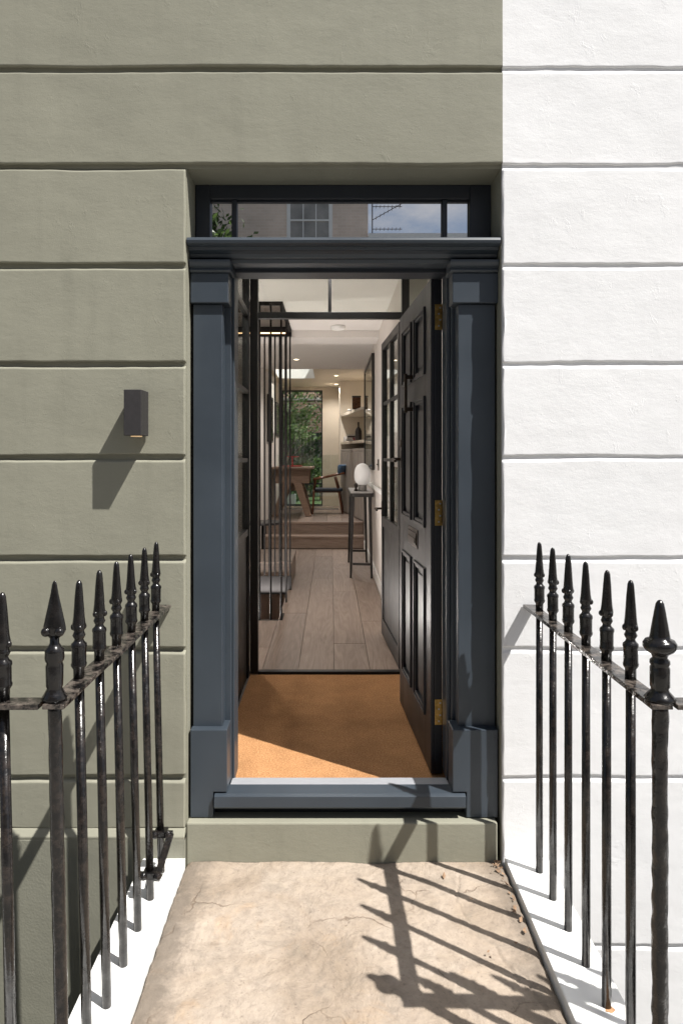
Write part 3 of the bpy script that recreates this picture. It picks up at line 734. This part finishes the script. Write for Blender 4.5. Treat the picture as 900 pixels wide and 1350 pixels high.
spots = [(-.62, 5.95), (-.523, 5.95), (-.432, 5.95), (-.72, 5.95), (-.82, 5.95), (-.705, 7.275), (-.655, 7.275), (-.595, 7.275), (-.545, 7.275), (-.485, 7.275), (-.434, 7.275), (-.434, 6.65), (-.80, 7.275), (-.90, 7.275)]
for i, (x, y) in enumerate(spots):
    o = rod0 if i == 0 else rod0.copy()
    if i: C.collection.objects.link(o); o.parent = rs
    o.location = Vector((x, y, .19))-rs.location
# stairwell linings
struct(MB().box(-1.34, XW, 7.301, 7.33, -2.2, .178).box(-1.349, -1.335, 5.93, 7.3, -2.2, .1), 'stairwell_wall', 'dark_timber')
struct(MB().box(-1.34, XW, 7.31, 7.36, CZ+.101, 5.2).box(-1.34, XW, 5.88, 5.929, CZ+.101, 5.2).box(XW, XW+.04, 5.93, 7.31, CZ+.101, 5.2), 'stairwell_wall', 'wall_paint')
struct(MB().add([(-1.34, 5.93, 4.3), (XW, 5.93, 4.3), (XW, 7.3, 3.16), (-1.34, 7.3, 3.16), (-1.34, 5.93, 4.36), (XW, 5.93, 4.36), (XW, 7.3, 3.22), (-1.34, 7.3, 3.22)],
                [(0, 1, 2, 3), (4, 7, 6, 5), (0, 4, 5, 1), (1, 5, 6, 2), (2, 6, 7, 3), (3, 7, 4, 0)]), 'stair_soffit', 'dark_timber')
st_ = thing('stair_landing', 'low pale oak landing block beside the black rods', 'step', (-.9, 7.9, FZ))
part(MB().box(-1.33, -.43, 7.42, 8.36, .203, .450), 'base', 'oak_riser', st_)
part(MB().box(-1.33, -.422, 7.41, 8.37, .4505, .478), 'tread', 'oak_riser', st_, bevel=.002)
# round side table
tb = thing('side_table', 'small round black pedestal table behind the rods', 'table', (-.87, 8.75, FZ))
MB().lathe([(.245, .555), (.25, .56), (.25, .578), (.245, .583)], n=32).build('table_top', 'black_wood', tb, auto=True)
MB().lathe([(.02, .02), (.02, .555)], n=12).build('stem', 'black_steel', tb, smooth=True)
MB().lathe([(.14, 0), (.14, .012), (.03, .022)], n=24).build('base', 'black_steel', tb, auto=True)

# ------------------------------------------------------------------ hall furniture
ct = thing('console_table', 'narrow black console table with slim tapering legs against the hall wall', 'table', (.36, 8.5, FZ))
top = MB()
pts = []
for cx, cy, a0 in ((.44, 9.13, 0), (.28, 9.13, 90), (.28, 7.93, 180), (.44, 7.93, 270)):
    for k in range(5):
        a = R(a0+k*22.5); pts.append((cx+.055*math.cos(a)*(1 if cx < .3 else 1.05), cy+.055*math.sin(a)))
part(MB().prism(pts, 1.150, 1.192), 'table_top', 'black_wood', ct, bevel=.003)
part(MB().prism([( .36+(x-.36)*.93, 8.53+(y-8.53)*.985) for x, y in pts], 1.1922, 1.198), 'top_inlay', 'marble_grey', ct)
for x, y, bx_, by_ in ((.258, 8.0, .232, 7.975), (.455, 7.97, .474, 7.95), (.262, 9.08, .238, 9.12), (.452, 9.08, .476, 9.12)):
    mb = MB(); a, b = .019, .012
    mb.add([(bx_-b, by_-b, FZ+.001), (bx_+b, by_-b, FZ+.001), (bx_+b, by_+b, FZ+.001), (bx_-b, by_+b, FZ+.001), (x-a, y-a, 1.1495), (x+a, y-a, 1.1495), (x+a, y+a, 1.1495), (x-a, y+a, 1.1495)],
           [(0,3,2,1),(4,5,6,7),(0,1,5,4),(1,2,6,5),(2,3,7,6),(3,0,4,7)])
    part(mb, 'leg', 'black_wood', ct, bevel=.002)
part(MB().beam((.256, 8.0, .36), (.462, 7.97, .36), .02, .026), 'stretcher', 'black_wood', ct)
part(MB().beam((.256, 9.1, .36), (.462, 9.1, .36), .02, .026), 'stretcher', 'black_wood', ct)
tl = thing('table_lamp', 'white opal glass globe lamp standing on the black console table', 'lamp', (.385, 8.35, 1.198))
MB().lathe([(.052, 0), (.055, .003), (.055, .072), (.05, .076)], n=24).build('base', 'marble_grey', tl, auto=True)
MB().lathe([(.045, .074), (.075, .094), (.094, .13), (.100, .175), (.099, .225), (.088, .275), (.064, .312), (.03, .333), (.004, .338)], n=28).build('shade', 'lamp_globe', tl, smooth=True)
orn = thing('ornament', 'small dark curled ornament beside the white globe lamp', 'ornament', (.305, 8.32, 1.198))
MB().lathe([(.022, 0), (.026, .01), (.012, .03), (.02, .055), (.024, .075), (.012, .095), (.003, .1)], n=14).build('body', 'dark_object', orn, smooth=True)
def picture(y0, y1, z0, z1, x, side, mats, lab):
    p = thing('picture', lab, 'picture', (x, (y0+y1)/2, (z0+z1)/2), 0, None)
    d = -1 if side == 'r' else 1
    xs = sorted((x+d*.002, x+d*.035)); h = (y1-y0)/2; v = (z1-z0)/2; w = .03
    a, b = xs[0]-x, xs[1]-x
    MB().box(a, b, -h, -h+w, -v, v).box(a, b, h-w, h, -v, v).box(a, b, -h+w, h-w, -v, -v+w).box(a, b, -h+w, h-w, v-w, v).build('frame', 'black_wood', p, bevel=.002)
    i = sorted((d*.004, d*.018)); MB().box(i[0], i[1], -h+w, h-w, -v+w, v-w).build('print', mats, p)
    g = sorted((d*.022, d*.026)); MB().box(g[0], g[1], -h+w, h-w, -v+w, v-w).build('glass', 'clear_glass', p)
picture(8.05, 9.9, 1.46, 2.84, .5155, 'r', 'print_pale', 'large black framed picture above the console table on the right wall')
picture(11.0, 11.85, 1.85, 2.62, -1.031, 'l', 'print_red', 'dark framed print with red on the left wall of the back room')
picture(12.6, 13.5, 2.0, 2.62, -1.031, 'l', 'print_pale', 'small pale framed print farther along the left back wall')
sw = thing('light_switch', 'dark metal light switch on the wall below the large picture', 'switch', (.5155, 7.35, 1.53))
MB().box(-.010, -.001, -.04, .04, -.06, .06).build('plate', 'bronze', sw, bevel=.002)
MB().tube((-.010, 0, 0), (-.024, 0, .006), .005).build('toggle', 'bronze', sw)
sd = thing('smoke_alarm', 'round smoke alarm on the hall ceiling', 'alarm', (.075, 7.05, CZ))
MB().lathe([(.055, 0), (.075, -.006), (.075, -.025), (.062, -.040), (.02, -.045)], n=28).build('body', 'white_paint', sd, auto=True)
def downlight(x, y, z, lab, en):
    d = thing('downlight', lab, 'light', (x, y, z), 0, 'recessed ceiling downlights')
    MB().lathe([(.046, -.001), (.046, -.004), (.034, -.006), (.034, -.002)], n=20).build('ring', 'white_paint', d)
    MB().lathe([(.032, -.001), (.032, -.005)], n=16).build('bulb', 'downlight_glow', d)
    if en:
        l = bpy.data.lights.new('bulb_light', 'SPOT'); l.energy = en; l.color = (1, .95, .90); l.spot_size = R(150); l.spot_blend = .8; l.shadow_soft_size = .04
        lo = bpy.data.objects.new('bulb_light', l); C.collection.objects.link(lo); lo.parent = d; lo.location = (0, 0, -.02)
downlight(-.48, 9.5, CZ, 'downlight in the hall ceiling near the steps', 62)
downlight(-.74, 5.2, CZ, 'added unseen fill light in the hall ceiling just behind the left of the inner screen', 32)  # made-up lamp, hidden behind the left post to light the hall
downlight(.05, 4.38, CZ, 'added unseen fill light in the vestibule ceiling above the doormat', 20)  # lamp added out of view to brighten the mat and vestibule
downlight(.094, 12.13, BC, 'nearer downlight in the back room ceiling', 52)
downlight(.106, 13.6, BC, 'farther downlight in the back room ceiling', 44)
downlight(-.88, 3.8, CZ-.002, 'downlight in the side room beyond the left glazed screen', 26)
for y, z, e in ((6.12, .205, 29), (7.20, .17, 6)):      # the light strips along the stairwell edges
    l = bpy.data.lights.new('strip_light', 'AREA'); l.shape = 'RECTANGLE'; l.size = .85; l.size_y = .012; l.energy = e; l.color = (1, .94, .89)
    lo = bpy.data.objects.new('strip_light', l); C.collection.objects.link(lo); lo.parent = rs; lo.location = Vector((-.88, y, z))-rs.location; lo.rotation_euler = (R(180), 0, 0)

# ------------------------------------------------------------------ back room
dt = thing('dining_table', 'oak dining table on splayed angular legs in the back room', 'table', (-.68, 12.1, .58))
part(MB().box(-1.02, -.30, 11.55, 12.75, 1.395, 1.43), 'table_top', 'oak_table', dt, bevel=.004)
for y in (11.72, 12.5):
    for a, b in ((-.66, -.36), (-.66, -.98)):
        mb = MB(); s = 1 if b > a else -1
        mb.add([(b-.075*s-.0, y, .581), (b+.03*s, y, .581), (a+.16*s, y, 1.15), (a+.02*s, y, 1.15), (b-.075*s, y+.045, .581), (b+.03*s, y+.045, .581), (a+.16*s, y+.045, 1.15), (a+.02*s, y+.045, 1.15)],
               [(0,1,2,3),(4,7,6,5),(0,4,5,1),(1,5,6,2),(2,6,7,3),(3,7,4,0)])
        part(mb, 'leg', 'oak_table', dt, bevel=.003)
    part(MB().prism([(-.95, y), (-.37, y), (-.37, y+.045), (-.95, y+.045)], 1.151, 1.394), 'apron', 'oak_table', dt, bevel=.003)
part(MB().add([(-.88, 12.0, 1.05), (-.66, 12.0, 1.3), (-.44, 12.0, 1.05), (-.66, 12.0, 1.0), (-.88, 12.04, 1.05), (-.66, 12.04, 1.3), (-.44, 12.04, 1.05), (-.66, 12.04, 1.0)],
              [(0, 1, 2, 3), (7, 6, 5, 4), (0, 4, 5, 1), (1, 5, 6, 2), (2, 6, 7, 3), (3, 7, 4, 0)]), 'brace', 'oak_table', dt)
fs_ = thing('fruit_stand', 'two tier red stand on the dining table', 'stand', (-.68, 12.1, 1.431))
MB().lathe([(.16, 0), (.175, .006), (.18, .018), (.16, .012)], n=24).build('lower_tray', 'red_lacquer', fs_, smooth=True)
MB().lathe([(.012, .012), (.012, .17)], n=10).build('stem', 'red_lacquer', fs_)
MB().lathe([(.02, .165), (.11, .17), (.12, .182), (.10, .176)], n=24).build('upper_tray', 'red_lacquer', fs_, smooth=True)
# chair
ch = thing('dining_chair', 'walnut armchair with curved blue padded back beside the oak table', 'chair', (-.03, 12.4, .58), 0)
def cp(mb, n, m, **k): return mb.build(n, m, ch, **k)
for x0, y0, x1, y1, zt in ((-.30, -.20, -.24, -.18, .62), (-.30, .22, -.26, .2, .62), (.24, -.2, .10, -.16, .66), (.26, .22, .12, .18, .66)):
    cp(MB().tube((x0, y0, 0), ((x0*.45+x1*.55), (y0+y1)/2, .44), .014, .021, n=10).tube(((x0*.45+x1*.55), (y0+y1)/2, .44), (x1, y1, zt), .021, .016, n=10), 'leg', 'walnut', smooth=True)
for y in (-.19, .21):
    cp(MB().tube((-.29, y, .615), (-.05, y, .66), .019, .017).tube((-.05, y, .66), (.27, y*.95, .735), .017, .019), 'armrest', 'walnut', smooth=True)
cp(MB().box(-.27, .22, -.2, .22, .385, .405), 'seat_rail', 'walnut', bevel=.006)
cp(MB().prism([(-.28, -.2), (-.24, -.235), (.2, -.22), (.24, -.17), (.24, .19), (.2, .235), (-.24, .25), (-.28, .21)], .405, .455), 'seat', 'grey_fabric', bevel=.012)
bk = MB(); n = 10; vs = []
for i in range(n+1):
    t = -1+2*i/n; y = .21*t+.01; x = .30-.10*t*t
    for dx, z in ((0, .70), (.035, .71), (.075, .87), (.04, .885), (.0, .86)): vs.append((x+dx-.05, y, z))
fs = [(i*5+j, (i+1)*5+j, (i+1)*5+(j+1) % 5, i*5+(j+1) % 5) for i in range(n) for j in range(5)]+[tuple(range(5)), tuple(n*5+j for j in range(4, -1, -1))]
cp(bk.add(vs, fs), 'backrest', 'blue_fabric', bevel=.01, smooth=True)
# glass balustrade, cupboard, shelves
gb = thing('glass_balustrade', 'frameless glass balustrade panel in front of the garden window', 'balustrade', (-.2, 13.2, .58))
MB().box(-.85, .35, 0, .012, .03, 1.06).build('pane', 'clear_glass', gb); MB().box(-.85, .35, -.01, .022, 0, .03).build('channel', 'steel', gb)
SHP = [(.19, 12.95), (.53, 10.66), (.999, 10.66), (.999, 13.015), (.19, 13.015)]
for z, lab in ((2.36, 'upper thick cream shelf in the back room'), (1.835, 'lower thick cream shelf in the back room')):
    tag(MB().prism(SHP, z, z+.045).build('shelf', 'cream_paint', None, bevel=.003), lab, 'shelf', 'cream shelves in the back room')
cb = thing('cupboard', 'taupe fitted cupboard with grooved doors under the cream shelves', 'cupboard', (.6, 12, .58))
P2 = [(.20, 12.93), (.54, 10.70), (.998, 10.70), (.998, 13.012), (.20, 13.012)]
part(MB().prism(P2, .585, 1.70), 'carcass', 'taupe_paint', cb)
part(MB().prism([(x-.012, y) for x, y in P2], 1.701, 1.745), 'counter', 'taupe_paint', cb, bevel=.003)
for k in range(9):
    t0, t1 = k/9+.006, (k+1)/9-.006
    a = Vector((.197, 12.92)).lerp(Vector((.535, 10.72)), t0); b = Vector((.197, 12.92)).lerp(Vector((.535, 10.72)), t1)
    part(MB().prism([(a.x-.015, a.y), (b.x-.015, b.y), (b.x-.001, b.y), (a.x-.001, a.y)], .60, 1.69), 'door_board', 'taupe_paint', cb, bevel=.002)
v1 = thing('vase', 'amber brown square vase on the upper cream shelf', 'vase', (.43, 11.5, 2.405))
MB().box(-.07, .07, -.07, .07, 0, .20).build('body', 'brown_glass', v1, bevel=.012)
MB().box(-.074, .074, -.074, .074, .2005, .225).build('lid', 'dark_object', v1, bevel=.004)
v2 = thing('trinket', 'small flat trinket beside the amber vase', 'ornament', (.33, 11.9, 2.405))
MB().lathe([(.04, 0), (.05, .01), (.03, .03)], n=12).build('body', 'marble_grey', v2)
for k in range(4):
    b = thing('book', ['grey book lying at the bottom of the shelf stack', 'pale book lying second in the shelf stack', 'dark book lying third in the shelf stack', 'beige book on top of the shelf stack'][k], 'book', (.385, 11.9, 1.881+k*.030), .1*k-.2, 'books stacked on the lower shelf')
    MB().box(-.10, .10, -.13, .13, .001, .027).box(-.10, -.096, -.13, .13, .0005, .0285).build('cover', ['marble_grey', 'book_paper', 'dark_object', 'book_paper'][k], b, bevel=.001)
cupo = thing('candle', 'small pale candle jar at the left end of the lower shelf', 'candle', (.275, 12.45, 1.881))
MB().lathe([(.04, 0), (.042, .005), (.042, .09), (.038, .092)], n=16).build('jar', 'ceramic_white', cupo, auto=True)
bo = thing('bottle', 'dark glass bottle on the lower cream shelf', 'bottle', (.455, 11.3, 1.881))
MB().lathe([(.05, 0), (.055, .01), (.055, .15), (.04, .19), (.016, .22), (.015, .27), (.018, .275)], n=16).build('body', 'dark_object', bo, smooth=True)
MB().lathe([(.016, .2755), (.016, .30)], n=12).build('stopper', 'dark_object', bo)
bl = thing('bowl', 'low dark bowl beside the bottle on the lower shelf', 'bowl', (.425, 11.55, 1.881))
MB().lathe([(.03, 0), (.05, .012), (.065, .05), (.06, .05), (.045, .02)], n=18).build('body', 'print_red', bl, smooth=True)

# ------------------------------------------------------------------ garden beyond
tag(bx('garden_ground', 'lawn', None, -12, 12, 14.41, 60, .1, .50), kind='structure')
gwl = thing('garden_wall', 'brown brick garden wall behind the shrubs', 'wall', (0, 19.5, .5))
MB().box(-6, 6, 0, .22, 0, 2.7).build('brickwork', 'garden_brick', gwl); MB().box(-6, 6, -.02, .24, 2.701, 2.76).build('coping', 'pavement', gwl)
fe = thing('garden_fence', 'weathered vertical board fence seen through the garden window', 'fence', (-.2, 18.6, .5))
for k in range(22): MB().box(-1.4+k*.13, -1.4+k*.13+.118, 0, .02, .02, 1.75+.01*(k % 3)).build('board', 'fence_wood', fe, bevel=.002, seg=1)
MB().box(-1.4, 1.46, .0205, .06, .3, .38).box(-1.4, 1.46, .0205, .06, 1.4, 1.48).build('rail', 'fence_wood', fe)
def crown(c, rad, n, size, mat, name, parent, sq=1.0, clumps=16):
    mb = MB(); c = Vector(c); cl = []
    for _ in range(clumps):
        d = Vector((random.gauss(0, 1), random.gauss(0, 1), random.gauss(0, 1))).normalized()*random.uniform(.3, 1)
        cl.append((Vector((d.x*rad, d.y*rad, d.z*rad*sq)), rad*random.uniform(.22, .42)))
    for _ in range(n):
        cc, r = random.choice(cl); p = c+cc+Vector((random.gauss(0, .5), random.gauss(0, .5), random.gauss(0, .5)))*r
        s = size*random.uniform(.6, 1.3); q = Vector((random.gauss(0, 1), random.gauss(0, 1), random.gauss(0, 1))).normalized(); u = q.orthogonal().normalized()*s
        w = q.cross(u).normalized()*s*.5
        mb.add([p-u, p-w*.9, p+u, p+w*.9], [(0, 1, 2, 3)])
    o = mb.build(name, mat, parent); return o
def tree(x, y, h, rad, n, size, mat, lab, grp=None, z=.5, sq=1.0):
    t = thing('tree', lab, 'tree', (x, y, z), 0, grp)
    tr = MB().tube((0, 0, 0), (.05, .02, h*.55), .13*h/4, .08*h/4)
    for k in range(6):
        a = k*1.05+x; tr.tube((.05, .02, h*(.4+.03*k)), (math.cos(a)*rad*.6, math.sin(a)*rad*.6, h*(.75+.04*k)), .05*h/4, .015)
    tr.build('trunk', 'bark', t, smooth=True); crown((0, 0, h), rad, n, size, mat, 'crown', t, sq)
tree(-1.15, 17.3, 2.2, 1.15, 3600, .060, 'leaf_green', 'leafy bright green tree left in the garden window', z=.5, sq=1.2)
tree(.1, 18.0, 3.1, .95, 1700, .060, 'leaf_dark', 'dark tree arching over the top of the garden window', z=.5, sq=.6)
for i, (x, y, h, m, lab) in enumerate(((-1.0, 16.6, .55, 'leaf_dark', 'dark shrub low on the left of the garden window'), (-.25, 17.0, .62, 'leaf_green', 'mid green shrub low on the right of the garden window'), (-.6, 17.9, 1.0, 'leaf_dark', 'taller dark shrub against the garden fence'))):
    t = thing('shrub', lab, 'shrub', (x, y, .5)); MB().tube((0, 0, 0), (0, 0, h), .03, .015).build('stem', 'bark', t)
    crown((0, 0, h), h*.8, 900, .05, M[m], 'foliage', t)
pt = thing('planter', 'white square planter outside the garden window', 'planter', (-.95, 15.3, .5))
MB().box(-.16, .16, -.16, .16, 0, .26).build('pot', 'white_paint', pt, bevel=.01); MB().box(-.14, .14, -.14, .14, .255, .265).build('soil', 'lawn', pt)
nh = thing('house', 'white rear extension with a sash window beyond the garden wall', 'house', (-.6, 27, .5))
MB().box(-5, 5, 0, 5, 0, 3.4).build('lower_wall', 'white_paint', nh); MB().box(-5, 5, 1, 5, 3.401, 8).build('brick_wall', 'garden_brick', nh)
for x in (-2.2, -.9, .4, 1.7):
    w = MB().box(x, x+.8, .93, .999, 3.9, 5.3).build('window_frame', 'white_paint', nh); MB().box(x+.06, x+.37, .90, .929, 3.97, 5.23).box(x+.43, x+.74, .90, .929, 3.97, 5.23).build('pane', 'house_glass', w)

# ------------------------------------------------------------------ wall lantern
wlt = thing('wall_light', 'dark grey rectangular wall light on the sage green stucco', 'wall light', (-.766, YF, 1.8))
MB().box(-.034, .034, -.110, -.006, -.089, .089).build('body', 'lamp_metal', wlt, bevel=.002)
MB().box(-.028, .028, -.0055, .010, -.06, .06).build('back_plate', 'lamp_metal', wlt)
MB().lathe([(.022, -.0892), (.022, -.0925), (.016, -.0925)], cx=0, cy=-.055, n=16).build('lens', 'bulb_amber', wlt)

# ------------------------------------------------------------------ iron railings
FIN = [(.0165, 0), (.0165, .026), (.0225, .034), (.0235, .040), (.0215, .044), (.0215, .082), (.0235, .087), (.0225, .094), (.0155, .100), (.0130, .106),
       (.0170, .112), (.0195, .117), (.0165, .123), (.0150, .128), (.0185, .135), (.0205, .142), (.0185, .152), (.0170, .165), (.0150, .19), (.0128, .22), (.0105, .245), (.0095, .254), (.006, .262), (.001, .265)]
def finial_mesh(seed):
    mb = MB().lathe([(a_*.88, b_) for a_, b_ in FIN], n=14, cz=0, wob=.05)
    for k in range(3):
        a = seed+k*2.1; mb.ball((.0155*math.cos(a), .0155*math.sin(a), .138), .0075, n=8, sz=1.2)
    return mb
RZ = 1.035
def railing(side):
    L = side == 'l'
    x = -.655 if L else .806
    lab = 'black iron railing with spearhead finials on the %s of the stone slab' % ('left' if L else 'right')
    r = thing('railing', lab, 'railing', (x, 1.675, 0), 0, 'black iron railings flanking the doorway')
    lean = -.022 if L else 0
    def rp(mb, n, m, par=r, **k): o = mb.build(n, m, par, **k); return o
    # top rails in the thing's own frame
    mb = MB(); n = 30; vs = []
    for i in range(n+1):
        t = i/n; y = -.035+(YF-1.675+.030)*t; cx = lean+(.010 if L else -.010)+.0015*noise.noise(Vector((t*7, x, 0))); w = .026+.0012*noise.noise(Vector((t*11, 3, x)))
        zc = RZ-.006+.0015*noise.noise(Vector((t*5, 9, x)))
        vs += [(cx-w, y, zc-.006), (cx+w, y, zc-.006), (cx+w*.96, y, zc+.005), (cx-w*.96, y, zc+.006)]
    fs = [(i*4+j, (i+1)*4+j, (i+1)*4+(j+1) % 4, i*4+(j+1) % 4) for i in range(n) for j in range(4)]+[(0, 1, 2, 3), (n*4+3, n*4+2, n*4+1, n*4)]
    rp(mb.add(vs, fs), 'top_rail', 'iron_rail', bevel=.0015)
    xe = -2.6 if L else 2.6
    a, b = sorted((lean+(-.026 if L else .026), xe))
    rp(MB().box(a, b, -.036, .018, RZ-.0125, RZ-.0005), 'top_rail', 'iron_rail', bevel=.0015)
    # corner post
    q = [(.0235, .0), (.0245, .3), (.0225, .6), (.024, 1.0), (.0235, RZ-.013)]
    mbp = MB(); nn = 14; prof = []
    for k in range(80):
        z = .022+(RZ-.035)*k/79; prof.append((.0165 if L else .0185, z))
    mbp.lathe(prof, n=nn, wob=.10 if L else .20)
    post = rp(mbp, 'corner_post', 'iron_bar' if L else 'iron_lumpy', smooth=True)
    for v in post.data.vertices: v.co.x += lean*v.co.z/RZ
    if L:
        body = [(.036, 0), (.038, .008), (.030, .018), (.022, .030), (.025, .036), (.026, .085), (.023, .092), (.027, .097), (.029, .104), (.028, .118), (.029, .124), (.020, .132), (.014, .140), (.013, .165)]
        fm = MB().lathe([(a_*.80, b_) for a_, b_ in body], n=18)
        fm.lathe([(.009, .150), (.023, .163), (.0280, .172), (.0272, .182), (.0222, .205), (.0155, .235), (.0092, .264), (.006, .284), (.003, .291), (.0005, .293)], n=16, sx=1, sy=.55)
        fm.ball((-.0165, -.011, .170), .0118, n=14).ball((.0165, -.011, .170), .0118, n=14)
    else:
        body = [(.042, 0), (.044, .006), (.036, .016), (.026, .026), (.024, .034), (.0275, .040), (.0275, .092), (.024, .098), (.028, .104), (.0275, .112), (.020, .120), (.024, .130), (.040, .140), (.0465, .150), (.0465, .160), (.040, .170), (.029, .174),
                (.027, .185), (.022, .215), (.016, .25), (.0115, .272), (.006, .281), (.001, .283)]
        fm = MB().lathe([(a_*.84, b_*.87) for a_, b_ in body], n=24)
    rp(fm, 'corner_finial', 'iron_gloss', smooth=True, loc=(lean, 0, RZ-.001))
    # balusters
    bar = MB().tube((0, 0, .0205), (lean*.98, 0, RZ-.0125), .0138, .0128, n=14, caps=True).build('baluster', 'iron_bar', r, smooth=True)
    fin = finial_mesh(1.0).build('finial', 'iron_gloss', bar, smooth=True); fin.location = (lean, 0, RZ-.001)
    first = True
    ys = [.163+.161*i for i in range(6)]
    pos = [(0, y, 0) for y in ys]
    for k in range(12):
        dx = -.125-.140*k if L else .128+.140*k
        if abs(dx) < 2.5: pos.append((dx, 0, 0))
    for i, p in enumerate(pos):
        if first: bar.location = p; first = False; continue
        c = bar.copy(); C.collection.objects.link(c); c.parent = r; c.location = p
        f = fin.copy(); C.collection.objects.link(f); f.parent = c; f.rotation_euler = (random.uniform(-.01, .01), random.uniform(-.01, .01), random.random()*6)
    if L:
        # old gate bracket clamped to the last two bars near the wall
        br = MB()
        br.box(-.036, .040, .625+.17, .655+.17, .150, .175).box(-.034, .038, .80, .83, .152, .172)
        br = MB()
        y2, y1 = .163+.161*5, .163+.161*4
        for yy, zz in ((y2, .175), (y1, .115)):
            br.tube((-.05, yy-.004, zz), (.045, yy-.004, zz), .009).ball((.030, yy-.018, zz), .016, n=9).ball((-.020, yy-.018, zz), .015, n=9).box(-.024, .024, yy-.022, yy+.018, zz-.012, zz+.012)
        br.beam((.040, y2-.02, .18), (.026, y1-.022, .10), .026, .008)
        rp(br, 'bracket', 'iron_lumpy', bevel=.001)
    else:
        pass
    # kerb under the front rail
    return r
railing('l'); railing('r')
tag(bx('front_kerb', 'coping_paint', None, -8, -.755, 1.503, 1.74, -.10, .02, bevel=.006), kind='structure')
tag(bx('front_kerb', 'coping_paint', None, .871, 8, 1.503, 1.74, -.10, .02, bevel=.006), kind='structure')

def rust():
    pts = []
    for k in range(22):
        a = k/22*2*math.pi; q = .015*(1+.6*noise.noise(Vector((math.cos(a)*1.5, math.sin(a)*1.5, 5)))); pts.append((.803+q*math.cos(a)*1.1+.006, 2.0-.014+q*math.sin(a)*.8))
    return MB().prism(pts, .0221, .0228).build('rust_stain', 'rust')
tag(rust(), 'orange rust stain at the foot of a bar on the right white kerb', 'stain')
# ------------------------------------------------------------------ across the street
def sash(par, x, z, w, h, y=0):
    f = MB().box(x-.09, x, y+.001, y+.02, z-.05, z+h+.09).box(x+w, x+w+.09, y+.001, y+.02, z-.05, z+h+.09).box(x, x+w, y+.001, y+.02, z+h, z+h+.09).box(x-.12, x+w+.12, y+.001, y+.08, z-.09, z-.051).build('window', 'white_paint', par)
    b = MB()
    b.box(x, x+w, y+.002, y+.03, z+h/2-.02, z+h/2+.02)
    for k in (1, 2): b.box(x+w*k/3-.012, x+w*k/3+.012, y+.002, y+.025, z, z+h)
    for k in (1, 3): b.box(x, x+w, y+.0025, y+.024, z+h*k/4-.012, z+h*k/4+.012)
    b.build('glazing_bar', 'white_paint', f); MB().box(x, x+w, y+.001, y+.0015, z, z+h).build('pane', 'curtained_glass', f)
oh = thing('house', 'tall brown brick house across the street', 'house', (-4, -11, 0))
MB().box(-8, 4.92, -8, 0, -.2, 10.5).build('wall', 'stock_brick', oh); MB().box(-8, 5.0, -8, .06, 10.501, 10.7).build('parapet', 'pavement', oh)
for x in (-6.4, -3.3, -.2, 3.0):
    for z in (3.9, 6.5):
        sash(oh, x, z, .95, 1.9)
    sash(oh, x, .9, .95, 1.8)
ol = thing('house', 'lower brick house across the street with an aerial on its roof', 'house', (5, -11, 0))
MB().box(-4.07, 8, -8, 0, -.2, 6.85).build('wall', 'stock_brick', ol); MB().box(-4.07, 8, -.3, .06, 6.851, 7.12).build('parapet', 'white_paint', ol)
for x in (-2.8, .4, 3.4):
    for z in (1.0, 4.2): sash(ol, x, z, .95, 1.8)
ae = thing('aerial', 'television aerial on the lower roof across the street', 'aerial', (1.05, -11.4, 7.12))
a = MB().tube((0, 0, -.3), (0, 0, 1.1), .014); a.build('mast', 'black_steel', ae)
a = MB()
for z, r_ in ((.62, 20), (.82, 0), (.25, 0)):
    dz = .28 if r_ else 0
    a.tube((0, 0, z-dz/2), (.75, 0, z+dz), .009)
    for k in range(7): a.tube((.1+k*.1, -.12, z-dz/2+dz*1.5*(.13+k*.133)), (.1+k*.1, .12, z-dz/2+dz*1.5*(.13+k*.133)), .006)
a.build('elements', 'black_steel', ae)
tree(-3.6, -9.6, 7.0, 1.9, 2600, .10, 'leaf_green', 'street tree across the road outside the tall brick house', z=0, sq=1.1)
